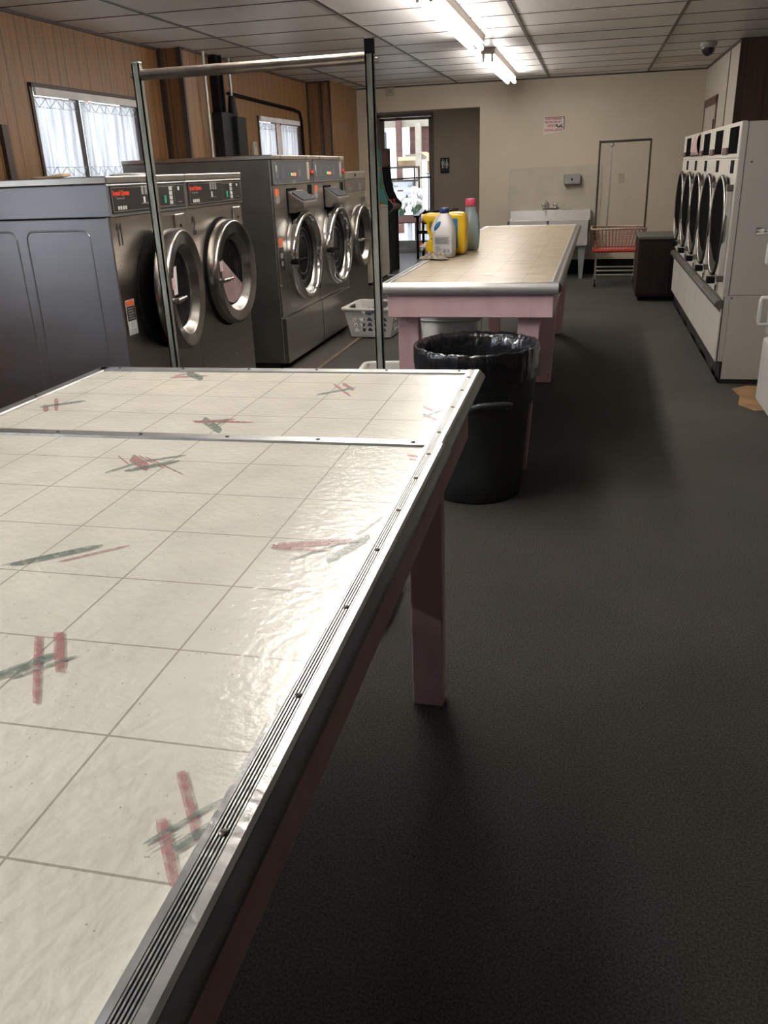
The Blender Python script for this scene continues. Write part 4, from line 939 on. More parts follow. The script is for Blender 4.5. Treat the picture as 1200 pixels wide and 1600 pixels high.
nf = ribbed_trim((0, 0), (W2_, 0), (0, 1), T1, .024, t2, ribs=2, nose=.05, nmat='nosing_silver')
for q in ((.022, .79, .012, .045, T1-.155, T1-.022),): 
    b = MB(); b.box(*q); b.build('apron', M['pink'], t2, bevel=.004)
b = MB(); b.box(.022, .79, L2_-.045, L2_-.012, T1-.155, T1-.022); b.build('apron', M['pink'], t2, bevel=.004)
for x in (.022, .757):
    b = MB(); b.box(x, x+.033, .045, L2_-.045, T1-.155, T1-.022); b.build('apron', M['pink'], t2, bevel=.004)
for y in (.065, 1.90, 3.72):
    for x, ln in ((.058, .0), (.640, .055 if y < 1 else .035)): leg(t2, x, x+.10, y, y+.055, T1-.03, ln)

# ---------------------------------------------------------------- tall hanging rack behind the near table
t = thing('hanging_rack', 'dull metal garment rack with square posts standing behind the foreground table', 'clothes rack', (-.95, 2.47, 0))
xl, xr = -.345, .345
for k, x in enumerate((xl, xr)):
    s = -1 if x < 0 else 1
    b = MB(); y0, y1 = -.010, .010; w_ = .0115
    b.box(x-w_, x-w_+.004, y0, y1, .14, 1.712); b.box(x+w_-.004, x+w_, y0, y1, .14, 1.712); b.box(x-w_, x+w_, y0, y0+.004, .14, 1.712)
    po = b.build('post', M['galv'], t)
    b = MB(); b.box(x-w_-.001, x+w_+.001, y0-.001, y1+.001, 1.69 if k else 1.706, 1.728 if k else 1.712); b.build('post_cap', M['black'] if k else M['galv'], po, bevel=.002)
    b = MB(); b.cyl((x-s*.0, 0, 1.676), (x+s*.022, 0, 1.676), .006, n=8); b.build('bolt', M['steel_lid'], po)
b = MB(); b.cyl((xl+.012, 0, 1.678), (xr-.012, 0, 1.682), .0145, n=20); b.build('hanging_bar', M['barsteel'], t)
b = MB(); b.box(xl-.013, xl+.013, -.15, .15, .075, .10); b.box(xr-.013, xr+.013, -.15, .15, .075, .10); b.box(xl, xr, .10, .125, .075, .10); b.build('base_frame', M['galv'], t, bevel=.003)
for x in (xl, xr):
    b = MB(); b.box(x-.012, x+.012, -.012, .012, .09, .15); b.build('post_socket', M['galv'], t)
    for y in (-.12, .12):
        b = MB(); b.cyl((x-.010, y, .03), (x+.010, y, .03), .03, n=16); c = b.build('caster', M['black'], t)
        b = MB(); b.box(x-.014, x-.011, y-.012, y+.012, .03, .076); b.box(x+.011, x+.014, y-.012, y+.012, .03, .076); b.build('caster_fork', M['galv'], c)

# ---------------------------------------------------------------- bin with liner
t = thing('trash_can', 'large black round trash can with handles between the two tables', 'trash can', (-.460, 3.655, 0))
Hc = .675
b = MB(); b.lathe([(.001, 0), (.195, 0), (.205, .01), (.215, .12), (.238, .42), (.240, .425), (.256, .44), (.264, .60), (.268, Hc-.02), (.272, Hc-.018), (.272, Hc), (.262, Hc), (.258, Hc-.05), (.21, .1), (.001, .02)], (0, 0, 0), n=64); cn = b.build('can_body', M['can'], t)
for a in (-PI/2+.35, PI/2+.35):
    b = MB(); ca, sa = math.cos(a), math.sin(a)
    def P(rr, tt, zz): return ((rr-.027)*ca-tt*sa, (rr-.027)*sa+tt*ca, zz)
    b.tube([P(.280, -.085, .45), P(.318, -.08, .475), P(.322, -.05, .48), P(.322, .05, .48), P(.318, .08, .475), P(.280, .085, .45)], .013, 8)
    b.add([P(.283, -.085, .45), P(.318, -.08, .48), P(.318, .08, .48), P(.283, .085, .45), P(.283, -.085, .51), P(.312, -.075, .50), P(.312, .075, .50), P(.283, .085, .51)], [(0, 1, 5, 4), (2, 3, 7, 6)])
    b.build('handle', M['can'], t)
rnd = random.Random(11); phs = [rnd.uniform(0, 6.28) for _ in range(12)]
def wob(th, k): return sum(math.sin(th*n_+phs[i])*a for i, (n_, a) in enumerate(((3, .35), (7, .5), (13, .45), (23, .45), (37, .3))))*k
def bagfn(a, b_, h, th):
    r = math.hypot(a, b_)
    if r < 1e-3: return a, b_, h
    depth = max(0., (Hc+.012-h)/.2)
    k = 1+(abs(wob(th+h*3, .012))*(1 if r > .27 else -3.2) if h < Hc-.03 else wob(th, .003))
    return a*k, b_*k, h+wob(th*1.3+1, .010 if r > .3 else .006)*(1 if h < Hc-.03 else .5)
b = MB(); b.lathe([(.273, .555), (.275, .59), (.277, .62), (.278, .65), (.278, Hc+.004), (.273, Hc+.012), (.262, Hc+.010), (.249, Hc-.01), (.246, Hc-.06), (.24, .50), (.226, .35), (.19, .22), (.001, .20)], (0, 0, 0), n=180, fn=bagfn)
o = b.build('bin_liner', M['bag']); o.location = (-.460, 3.655, 0); tag(o, 'glossy black bin liner folded over the rim of the trash can', 'bin bag')

# ---------------------------------------------------------------- laundry baskets and tub
def basket(label, loc, rz, w0, d0, w1, d1, h, rows=3, cols=(7, 6), name='laundry_basket'):
    t = thing(name, label, 'laundry basket', loc, rz, 'white plastic laundry baskets')
    b = MB()
    def corner(i, z):
        f = z/h; w, d = w0+(w1-w0)*f, d0+(d1-d0)*f
        return [(-w/2, -d/2, z), (w/2, -d/2, z), (w/2, d/2, z), (-w/2, d/2, z)][i % 4]
    def P(i, u, z):
        a, c = Vector(corner(i, z)), Vector(corner(i+1, z)); return a+(c-a)*u
    zb, zt = h*.20, h*.72
    for i in range(4):
        nc = cols[i % 2]; um = .10
        def quad(u0, u1, z0, z1): b.add([P(i, u0, z0), P(i, u1, z0), P(i, u1, z1), P(i, u0, z1)], [(0, 1, 2, 3)])
        quad(0, 1, 0.012, zb); quad(0, um, zb, zt); quad(1-um, 1, zb, zt)
        hs = (.34, .66)
        quad(0, hs[0], zt, h); quad(hs[1], 1, zt, h)
        for (u0, u1) in (hs,):
            n = 8
            for k in range(n):
                a0, a1 = k/n, (k+1)/n
                f = lambda q: zt+(h-zt)*(.75-.55*math.sin(PI*q)) if i % 2 == 0 else zt+(h-zt)*.3
                b.add([P(i, u0+(u1-u0)*a0, zt), P(i, u0+(u1-u0)*a1, zt), P(i, u0+(u1-u0)*a1, f(a1)), P(i, u0+(u1-u0)*a0, f(a0))], [(0, 1, 2, 3)])
        for c in range(nc):
            for r in range(rows):
                u0, u1 = um+(1-2*um)*c/nc, um+(1-2*um)*(c+1)/nc; z0, z1 = zb+(zt-zb)*r/rows, zb+(zt-zb)*(r+1)/rows
                flip = (c % 2) == 1; N_ = 24; out, inn = [], []
                for k in range(N_):
                    a = 2*PI*k/N_; cx, sx = math.cos(a), math.sin(a); m = max(abs(cx), abs(sx))
                    out.append((cx/m*.5, sx/m*.5))
                    rr = .36*(1+.22*math.cos(3*(a-(PI/2 if not flip else -PI/2))))
                    inn.append((rr*cx*.92, rr*sx))
                vs = [P(i, u0+(u1-u0)*(x+.5), z0+(z1-z0)*(y+.5)) for x, y in out+inn]
                b.add(vs, [(k, (k+1) % N_, N_+(k+1) % N_, N_+k) for k in range(N_)])
    b.add([corner(i, .012) for i in range(4)], [(0, 1, 2, 3)])
    b.build('basket_body', M['white_plastic'], t, solid=.004)
    b = MB(); e = .016
    def ring(z, ex): return [Vector(((-1 if i in (0, 3) else 1)*(w1/2+ex), (-1 if i < 2 else 1)*(d1/2+ex), z)) for i in range(4)]
    pts = []
    q = rounded_rect(-w1/2-e, w1/2+e, -d1/2-e, d1/2+e, .05, 5)
    for zz, r_ in ((h-.006, .014),): b.tube([(x, y, zz) for x, y in q], r_, 8, closed=True)
    b.build('rim', M['white_plastic'], t)
    return t
basket('white laundry basket with triangular holes holding dark clothes on the floor by the washers', (-1.865, 7.53, 0), -.06, .36, .40, .47, .50, .27, cols=(5, 6))
def cloth_heap(name, label, cat, cx, cy, z0, rx, ry, hgt, mat, seed):
    rnd = random.Random(seed); ph = [rnd.uniform(0, 6) for _ in range(6)]
    def f(u, v):
        th = u*2*PI; r = v
        k = 1+.12*math.sin(3*th+ph[0])+.07*math.sin(7*th+ph[1])
        x, y = rx*r*k*math.cos(th), ry*r*k*math.sin(th)
        z = hgt*(1-r**6)*(.86 if hgt > .2 else 1)*(1+.14*math.sin(6*x/rx+ph[2])*math.cos(5*y/ry+ph[3]))+hgt*.05*math.sin(17*x/rx+11*y/ry+ph[4])*(1-r)
        return (x, y, z)
    b = MB().sheet(f, 40, 14); o = b.build(name, mat); o.location = (cx, cy, z0); tag(o, label, cat); return o
cloth_heap('clothes_pile', 'dark blue clothes heaped inside the white basket by the washers', 'clothes', -1.865, 7.53, .022, .146, .172, .24, M['denim'], 3)
basket('white laundry basket half hidden on the floor behind the near table', (-.93, 4.50, 0), .10, .44, .36, .56, .44, .36, cols=(6, 5))
t = thing('storage_tub', 'translucent white plastic tub standing under the far table', 'tub', (-.84, 5.42, 0))
b = MB(); hh = .56
for (w0, d0, z0), (w1, d1, z1) in ((((.15, .13, 0)), (.185, .165, hh-.03)), (((.185, .165, hh-.03)), (.185, .165, hh-.029))):
    p0, p1 = rounded_rect(-w0, w0, -d0, d0, .05, 5), rounded_rect(-w1, w1, -d1, d1, .05, 5); n = len(p0)
    b.add([(x, y, z0) for x, y in p0]+[(x, y, z1) for x, y in p1], [(i, (i+1) % n, n+(i+1) % n, n+i) for i in range(n)], 0, True)
b.add([(x, y, 0.0) for x, y in rounded_rect(-.15, .15, -.13, .13, .05, 5)], [tuple(range(24))])
b.build('tub_body', M['frosted'], t, solid=.004)
b = MB(); q = rounded_rect(-.195, .195, -.175, .175, .055, 6); b.tube([(x, y, hh-.012) for x, y in q], .010, 8, closed=True); b.tube([(x, y, hh-.05) for x, y in rounded_rect(-.19, .19, -.17, .17, .055, 6)], .005, 6, closed=True); b.build('rim', M['frosted'], t)
b = MB(); b.sheet(lambda u, v: (.03+.10*u, -.168+.004*v, .42+.05*v), 2, 2); b.build('sticker', M['label_white'], t)
WORLD, VT, EXPO, DAY = 3.5, 'Standard', 0.0, 112
# ---------------------------------------------------------------- things on the far table
t = thing('bleach_bottle', 'white bottle with dark blue cap and handle, front of the group on the far table', 'bottle', (-.835, 5.10, T1+.004))
def squircle(a, b_, h, th, k=.82):
    c, s_ = math.cos(th), math.sin(th); m = (abs(c)**4+abs(s_)**4)**-.25; r = math.hypot(a, b_)
    return a*m*.94, b_*m*.94, h
b = MB(); b.lathe([(.001, .002), (.058, 0), (.066, .006), (.068, .05), (.068, .115), (.067, .135), (.062, .165), (.052, .195), (.038, .222), (.028, .238), (.025, .243), (.025, .25)], (0, 0, 0), n=40, fn=squircle); bo = b.build('bottle_body', M['bleach'], t)
b = MB(); b.tube([(-.030, -.004, .228), (-.047, -.004, .205), (-.060, -.004, .18), (-.068, -.004, .155), (-.062, -.004, .13)], [.012, .0125, .013, .014, .012], 10); b.build('handle', M['bleach'], t)
b = MB(); b.lathe([(.001, -.0585), (.013, -.0585), (.016, -.052)], (0, 0, 0), 'y', n=20, sx=.75, sy=1.9); b.xf(Matrix.Translation((-.034, -.001, .176)) @ Matrix.Rotation(.55, 4, 'Y')); b.build('handle_gap', M['blue_label'], t)
b = MB(); b.lathe([(.0265, .243), (.029, .246), (.029, .268), (.026, .272), (.001, .272)], (0, 0, 0), n=28); b.build('cap', M['blue_cap'], t)
b = MB(); b.sheet(lambda u, v: (-.056+.108*u, -.0655-.0035*math.cos((u-.5)*2.2), .02+.105*v), 10, 2); lb = b.build('paper_label', M['label_white'], t)
b = MB()
for i in range(7): b.box(-.046, .040-.006*(i % 3), -.0705, -.0695, .110-.0055*i, .113-.0055*i)
for i in range(5): b.box(-.046, -.012-.006*(i % 2), -.0705, -.0695, .062-.0065*i, .0645-.0065*i)
b.box(.004, .018, -.0705, -.0695, .026, .046); b.box(.026, .040, -.0705, -.0695, .028, .046); b.build('label_print', M['grey_print'], lb)

t = thing('detergent_jug', 'yellow detergent jug lying on its side with tap end left, behind the white bottle', 'jug', (-.86, 5.285, T1+.004))
def curve_plate(outer, holes, depth, bevel, name, mat, parent, y0):
    cu = bpy.data.curves.new(name, 'CURVE'); cu.dimensions = '2D'; cu.fill_mode = 'BOTH'; cu.extrude = depth-bevel; cu.bevel_depth = bevel; cu.bevel_resolution = 3; cu.offset = -bevel
    for poly in [outer]+holes:
        sp = cu.splines.new('BEZIER'); sp.bezier_points.add(len(poly)-1); sp.use_cyclic_u = True
        for p_, q in zip(sp.bezier_points, poly): p_.co = (q[0], q[1], 0); p_.handle_left_type = p_.handle_right_type = 'AUTO'
    cu.resolution_u = 5
    ob = bpy.data.objects.new(name, cu); COL.objects.link(ob); bpy.context.view_layer.update()
    me = bpy.data.meshes.new_from_object(ob.evaluated_get(bpy.context.evaluated_depsgraph_get())); bpy.data.objects.remove(ob)
    me.transform(Matrix(((1, 0, 0, 0), (0, 0, 1, y0), (0, 1, 0, 0), (0, 0, 0, 1)))); me.materials.clear(); me.materials.append(mat)
    for p_ in me.polygons: p_.use_smooth = True
    o = bpy.data.objects.new(name, me); COL.objects.link(o); o.parent = parent; return o
outer = [(-.125, .228), (-.06, .236), (.0, .238), (.10, .237), (.122, .228), (.132, .20), (.131, .12), (.130, .045), (.120, .008), (.085, .0), (.0, .0), (-.07, .0), (-.108, .012), (-.115, .045), (-.104, .078), (-.078, .096), (-.092, .118), (-.108, .150), (-.108, .178), (-.125, .190)]
hole = [(-.078, .180), (-.05, .176), (-.052, .14), (-.058, .108), (-.074, .122), (-.086, .15)]
curve_plate(outer, [hole], .066, .018, 'jug_body', M['yellow'], t, 0)
b = MB(); b.cyl((-.146, 0, .209), (-.122, 0, .209), .021, n=20); b.build('vent_cap', M['white_plastic'], t)
b = MB(); b.cyl((-.132, 0, .047), (-.110, 0, .047), .021, n=18); b.cyl((-.155, 0, .045), (-.13, 0, .045), .012, n=12); b.cyl((-.146, 0, .02), (-.146, 0, .05), .009, n=10); tp = b.build('pour_tap', M['white_plastic'], t)
b = MB(); b.cyl((-.152, 0, .052), (-.146, 0, .062), .010, n=12); b.build('tap_button', M['red_print'], tp)
b = MB(); b.box(-.02, .085, -.0675, -.066, .035, .205); b.build('front_label', M['blue_label'], t)

t = thing('softener_bottle', 'grey-blue bottle with bright pink cap behind the yellow jug on the far table', 'bottle', (-.735, 5.50, T1+.004))
b = MB(); b.lathe([(.001, 0), (.040, 0), (.046, .012), (.050, .06), (.052, .11), (.050, .16), (.044, .195), (.032, .222), (.029, .235), (.029, .262)], (0, 0, 0), n=36, sx=1.14, sy=.8); b.build('bottle_body', M['softener'], t)
b = MB(); b.lathe([(.031, .262), (.033, .265), (.032, .300), (.029, .305), (.001, .305)], (0, 0, 0), n=28); b.build('cap', M['pink_cap'], t)
b = MB(); b.lathe([(.001, -.0385), (.028, -.0375), (.030, -.034)], (-.016, 0, .10), 'y', n=24, sx=.9, sy=1.9); b.build('front_label', M['softlabel'], t)
def ragf(u, v):
    x, y = (u-.5)*2, (v-.5)*2; r = min(1., math.hypot(x, y))
    k = .072*(1-.22*math.sin(3*math.atan2(y, x)+1))
    return (k*x*1.05, k*y*.75, .003+.024*(1-r**3)*(1+.45*math.sin(10*x+4*y)+.35*math.sin(9*y-7*x+1)))
b = MB().sheet(ragf, 30, 30); o = b.build('cleaning_rag', M['rag'], solid=.003); o.location = (-.868, 4.955, T1+.006); tag(o, 'crumpled grey-tan rag in front of the white bottle on the far table', 'rag')

# ---------------------------------------------------------------- sink corner
t = thing('utility_sink', 'old white utility sink with chrome faucet and grey legs against the back wall', 'sink', (-.54, 11.78, 0))
X0, X1, Y0, Y1 = -.52, .53, -.30, .262
b = MB(); b.box(X0, X1, .15, Y1, .72, .835); b.hexa([(X0, .10, .70), (X1, .10, .70), (X1, .16, .70), (X0, .16, .70), (X0, .14, .835), (X1, .14, .835), (X1, .16, .835), (X0, .16, .835)]); b.build('back_ledge', M['porcelain'], t, bevel=.012, seg=3)
b = MB(); zt, zb = .735, .40; w = .035
for q in ((X0, X1, Y0, Y0+w), (X0, X1, .12, .12+w), (X0, X0+w, Y0, .15), (X1-w, X1, Y0, .15), (-.02, .02, Y0, .15)): b.box(*q, zb, zt)
b.box(X0, X1, Y0, .15, zb, zb+.03); b.build('basin', M['porcelain'], t, bevel=.01, seg=3)
for x in (X0+.10, X1-.09):
    for y in (Y0+.06, .10):
        b = MB(); b.hexa([(x-.022, y-.02, 0), (x+.022, y-.02, 0), (x+.022, y+.02, 0), (x-.022, y+.02, 0), (x-.05, y-.035, .40), (x+.05, y-.035, .40), (x+.05, y+.035, .40), (x-.05, y+.035, .40)]); b.build('leg', M['galvleg'], t, bevel=.004)
b = MB(); b.box(-.10, .08, .17, .235, .835, .862); b.tube([(-.02, .20, .85), (-.02, .20, .905), (-.05, .16, .945), (-.07, .06, .915), (-.07, .03, .88)], .013, 10)
fa = b.build('faucet', M['chrome'], t)
for x in (-.085, .065):
    b = MB(); b.lathe([(.016, .86), (.02, .875), (.034, .89), (.036, .91), (.02, .922), (.001, .924)], (x, .20, 0), n=14); b.build('faucet_handle', M['chrome'], fa)
b = MB(); b.box(.16, .28, .17, .23, .835, .852); b.build('soap_dish', M['galv'], t, bevel=.005)
b = MB(); b.box(-.06, .05, Y0-.012, Y0, .655, .68); b.build('maker_plate', M['galv'], t, bevel=.003)

# ---------------------------------------------------------------- laundry cart with rack
t = thing('laundry_cart', 'wheeled wire laundry cart with red band and hanging rack beside the sink', 'laundry cart', (.325, 10.90, 0))
b = MB()
tx0, tx1, ty0, ty1, zt = -.315, .315, -.22, .25, .665
bx0, bx1, by0, by1, zb = -.265, .245, -.19, .21, .42
def Cn(i): return [(tx0, ty0, bx0, by0), (tx1, ty0, bx1, by0), (tx1, ty1, bx1, by1), (tx0, ty1, bx0, by1)][i % 4]
b.tube([(Cn(i)[0], Cn(i)[1], zt) for i in range(4)], .012, 8, closed=True)
for lv in (.22, .45, .7): b.tube([(Cn(i)[2]+(Cn(i)[0]-Cn(i)[2])*lv, Cn(i)[3]+(Cn(i)[1]-Cn(i)[3])*lv, zb+(zt-zb)*lv) for i in range(4)], .0035, 5, closed=True)
for i in range(4):
    a, c = Cn(i), Cn(i+1); n = 15 if i % 2 == 0 else 11
    for k in range(n+1):
        u = k/n; b.cyl((a[2]+(c[2]-a[2])*u, a[3]+(c[3]-a[3])*u, zb), (a[0]+(c[0]-a[0])*u, a[1]+(c[1]-a[1])*u, zt), .0045, n=5, caps=False, mi=1)
for k in range(11): y = by0+(by1-by0)*k/10; b.cyl((bx0, y, zb), (bx1, y, zb), .0035, n=5, caps=False)
b.build('wire_basket', [M['wire'], M['wire_red']], t)
b = MB()
for i in range(4):
    a, c = Cn(i), Cn(i+1); b.cyl((a[2], a[3], zb), (c[2], c[3], zb), .022, n=10)
b.build('bumper_band', M['red_plastic'], t)
fr = MB()
for x in (-.245, .225):
    fr.tube([(x, by0, zb), (x, by0, .20), (x, by0-.0, .09)], .011, 8); fr.tube([(x, by1, zb), (x, by1, .20), (x, by1, .09)], .011, 8); fr.cyl((x, by0, .19), (x, by1, .19), .009)
for y in (by0, by1): fr.cyl((-.245, y, .19), (.225, y, .19), .009); fr.cyl((-.245, y, .14), (.225, y, .14), .008)
fr.build('under_frame', M['alu'], t)
for x in (-.245, .225):
    for y in (by0, by1):
        b = MB(); b.cyl((x-.011, y, .035), (x+.011, y, .035), .035, n=14); c = b.build('caster', M['black'], t)
        b = MB(); b.box(x-.016, x-.012, y-.015, y+.015, .03, .10); b.box(x+.012, x+.016, y-.015, y+.015, .03, .10); b.box(x-.016, x+.016, y-.015, y+.015, .095, .10); b.build('caster_fork', M['alu'], c)
b = MB(); xa, xb, yy = -.272, .298, .0
b.tube([(xa, yy, .50), (xa, yy, 1.63)], .0115, 8); b.tube([(xb, yy, .50), (xb, yy, 1.63)], .0115, 8); b.build('rack_post', M['bronze'], t)
b = MB(); b.cyl((xa, yy, 1.615), (xb, yy, 1.622), .013, n=10); b.build('hanging_bar', M['bronze'], t)
b = MB(); b.cyl((-.14, .22, .44), (-.132, .22, 1.20), .010, n=8); b.cyl((-.132, .22, 1.20), (-.128, .22, 1.575), .0075, n=8); b.lathe([(.014, 1.19), (.016, 1.205), (.014, 1.22)], (-.132, .22, 0), n=10); b.lathe([(.008, 1.56), (.022, 1.57), (.024, 1.585), (.015, 1.60), (.001, 1.603)], (-.128, .22, 0), n=12); b.build('single_pole', M['alu'], t)

t = thing('dark_cabinet', 'low dark brown cabinet on the floor between the cart and the dryers', 'cabinet', (.505, 9.53, 0))
b = MB(); b.box(0, .70, 0, .72, .05, .635); b.build('cabinet_body', M['cabinet_dark'], t, bevel=.005)
b = MB(); b.box(-.008, .71, -.012, .73, .635, .662); b.build('cabinet_top', M['cab_top'], t, bevel=.005)
b = MB(); b.box(.025, .33, -.014, 0, .08, .60); b.box(.345, .67, -.014, 0, .08, .60); dr = b.build('door_panel', M['cabinet_dark'], t, bevel=.004)
b = MB(); b.box(.03, .68, .04, .70, 0, .05); b.build('plinth', M['black_matte'], t)

# ---------------------------------------------------------------- dryers along the right
def dryer():
    w, H_, zs = .70, 1.60, 1.392
    t = thing('tumble_dryer', '', 'dryer', (0, 0, 0), PI)
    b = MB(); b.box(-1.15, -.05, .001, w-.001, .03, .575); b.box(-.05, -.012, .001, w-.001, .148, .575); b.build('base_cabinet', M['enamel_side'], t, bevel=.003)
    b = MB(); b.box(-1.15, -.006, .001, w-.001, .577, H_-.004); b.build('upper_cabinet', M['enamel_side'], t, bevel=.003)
    b = MB(); b.box(-.03, .0, .002, w-.002, zs+.002, H_); cp = b.build('control_panel', M['enamel'], t, bevel=.003)
    b = MB(); b.box(0, .004, .26, .62, 1.42, 1.575); b.build('display', M['glass_black'], cp)
    b = MB(); b.box(.004, .006, .32, .56, 1.45, 1.55); b.build('instruction_film', M['glass_black'], cp)
    b = MB(); b.box(0, .012, .04, .235, 1.415, 1.458); b.build('coin_box', M['maroon'], cp, bevel=.003)
    b = MB(); b.box(-.03, .0, .002, w-.002, .56, zs-.002); fp = b.build('front_panel', M['enamel'], t, bevel=.003)
    b = MB(); b.box(0, .004, .44, .57, 1.305, 1.382); b.build('coin_slot', M['black_matte'], fp)
    cy, cz, R_ = .35, .98, .315
    p = [(cy+x, cz+z) for x, z in rounded_rect(-.30, .30, -.295, .255, .10, 6)]
    b = MB(); b.prism(p, 'x', .0, .030); d = b.build('door', M['enamel'], t, bevel=.006)
    b = MB(); b.lathe([(R_, .02), (R_+.003, .036), (R_-.002, .043), (R_-.016, .044), (R_-.023, .041), (R_-.025, .034)], (0, cy, cz), 'x', n=56); b.build('chrome_ring', M['satin'], d)
    dome = [(R_-.020, .036), (R_-.05, .040), (R_-.10, .043), (.12, .046), (.001, .047)]
    b = MB(); b.lathe(dome, (0, cy, cz), 'x', n=56); b.build('door_glass', M['glass_black'], d)
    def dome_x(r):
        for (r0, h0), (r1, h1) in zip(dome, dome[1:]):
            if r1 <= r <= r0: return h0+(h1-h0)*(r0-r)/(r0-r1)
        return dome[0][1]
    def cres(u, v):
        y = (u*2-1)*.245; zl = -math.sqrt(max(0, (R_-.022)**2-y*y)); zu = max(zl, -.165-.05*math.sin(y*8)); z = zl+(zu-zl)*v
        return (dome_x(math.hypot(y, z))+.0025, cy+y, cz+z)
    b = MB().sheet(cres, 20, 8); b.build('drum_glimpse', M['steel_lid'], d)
    b = MB(); b.box(.0, .036, w-.070, w-.045, cz-.29, cz+.25); b.build('door_pull', M['enamel_side'], d, bevel=.006)
    b = MB(); b.box(.0, .040, w-.080, w-.035, cz-.325, cz-.285); b.build('hinge', M['ledge'], d, bevel=.004); b = MB(); b.box(.0, .040, w-.080, w-.035, cz+.225, cz+.262); b.build('hinge', M['ledge'], d, bevel=.004)
    b = MB(); b.box(.02, .07, cy+.02, cy+.10, cz-R_-.045, cz-R_-.005); b.build('rubber_stop', M['black_matte'], d, bevel=.004)
    b = MB(); b.box(-.01, .0, .01, w-.01, .145, .50); b.build('lower_panel', M['enamel'], t, bevel=.004)
    b = MB(); b.prism([(-.01, .545), (.012, .548), (.034, .536), (.042, .518), (.036, .50), (-.01, .492)], 'y', .004, w-.004); lg = b.build('lint_ledge', M['ledge'], t, bevel=.004)
    b = MB(); b.box(.0, .006, w*.5, w*.5+.012, .56, .60); b.build('ledge_hook', M['black_matte'], lg)
    b = MB(); b.box(-1.1, -.035, .004, w-.004, 0, .03); b.box(-.049, -.035, .004, w-.004, 0, .145); b.build('kick_plate', M['panel_black'], t)
    return t
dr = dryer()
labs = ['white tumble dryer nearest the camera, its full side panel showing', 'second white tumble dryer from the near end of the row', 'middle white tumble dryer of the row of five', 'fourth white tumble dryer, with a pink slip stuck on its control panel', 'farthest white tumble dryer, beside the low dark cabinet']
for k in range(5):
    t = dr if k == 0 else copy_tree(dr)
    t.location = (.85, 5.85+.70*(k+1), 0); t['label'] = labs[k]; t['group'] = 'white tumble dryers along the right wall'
b = MB(); b.sheet(lambda u, v: (.838-.02*math.sin(v*3)-.015*u*(1-v), 7.98+.26*u+.14*(1-v)*(u-.4), 1.425+.165*v), 6, 6); o = b.build('pink_slip', M['pink_paper'], solid=.002); tag(o, 'crumpled pink slip hanging on the front of the fourth dryer', 'paper')
# end panel of the dryer row: screws and vertical seam belong to the nearest dryer
b = MB()
for x, z in ((.93, 1.37), (.91, .56), (1.20, .60), (.89, .05), (1.20, .05), (1.20, .13)): b.cyl((.85-x, .7, z), (.85-x, .703, z), .006, n=8)
b.box(-.014, -.010, .6995, .7015, .03, .57); b.box(-.04, -.037, .6995, .7012, .58, 1.6); b.build('side_screws', M['dark_trim'], dr)

t = thing('white_appliance', 'white upright appliance with D handle and chrome latch, cut off by the right edge', 'appliance', (1.016, 5.27, 0), PI)
b = MB(); b.box(-.70, -.045, .0, .75, .02, 1.62); b.build('cabinet', M['white_plastic'], t, bevel=.01)
b = MB(); b.box(-.045, .0, .004, .745, .05, .425); b.build('lower_door', M['white_plastic'], t, bevel=.018, seg=3)
b = MB(); b.box(-.045, -.004, .004, .745, .44, 1.60); ud = b.build('upper_door', M['white_plastic'], t, bevel=.018, seg=3)
b = MB(); b.tube([(-.01, .07, .505), (.045, .07, .505), (.05, .07, .52), (.05, .07, .64), (.045, .07, .655), (-.01, .07, .655)], .011, 8); b.build('door_handle', M['white_plastic'], ud)
b = MB(); b.cyl((-.01, .08, 1.015), (.12, .075, 1.015), .016, n=12); b.cyl((.085, .075, 1.015), (.125, .075, 1.015), .022, n=12); b.box(-.01, .06, .06, .10, .995, 1.035); b.build('latch', M['chrome'], ud)
b = MB(); b.box(-.006, .055, .05, .11, .84, .95); b.build('lock_box', M['white_plastic'], ud, bevel=.006)

# ---------------------------------------------------------------- hall chair
t = thing('wooden_armchair', 'black varnished wooden armchair in the hall in front of the glass door', 'chair', (-2.50, 14.62, 0))
for x in (-.30, .26):
    b = MB(); b.box(x-.02, x+.02, -.30, -.26, 0, .66); b.build('leg', M['black_wood'], t, bevel=.004)
    b = MB(); b.box(x-.02, x+.02, .20, .24, 0, .74); b.build('leg', M['black_wood'], t, bevel=.004)
    b = MB(); b.prism([(-.36, .66), (-.30, .675), (.0, .70), (.26, .735), (.26, .765), (.0, .73), (-.32, .705), (-.37, .69)], 'x', x-.05, x+.05); b.build('armrest', M['black_wood'], t, bevel=.008)
b = MB(); b.box(-.30, .26, -.30, .24, .40, .45); b.build('seat', M['black_wood'], t, bevel=.01)
b = MB(); b.box(-.28, .24, .20, .235, .52, .74); b.build('backrest', M['black_wood'], t, bevel=.008)

# ---------------------------------------------------------------- outside the glass door
b = MB(); b.box(-14, 8, HY+.12, 34, -.10, -.02); struct(b.build('ground', M['concrete']))
t = thing('flower_rack', 'dark metal display rack outside the glass door', 'rack', (-3.72, 17.2, -.02))
b = MB()
for x in (-.28, .36):
    for y in (-.2, .25): b.box(x-.015, x+.015, y-.015, y+.015, 0, 1.46)
for z in (.52, .92, 1.20, 1.44): b.box(-.29, .37, -.21, -.18, z, z+.035); b.box(-.29, .37, .24, .27, z, z+.035); b.box(-.295, -.265, -.2, .25, z, z+.03); b.box(.345, .375, -.2, .25, z, z+.03)
b.build('rack_frame', M['bronze'], t)
b = MB(); b.box(-.28, .36, -.2, .25, .905, .92); b.box(-.28, .36, -.2, .25, .50, .52); b.build('shelf', M['rail_grey'], t)
t = thing('white_crate', 'white crate on the shelf of the rack outside the door', 'crate', (-3.62, 17.22, .90+.005))
b = MB(); b.box(-.20, .22, -.15, .15, 0, .02)
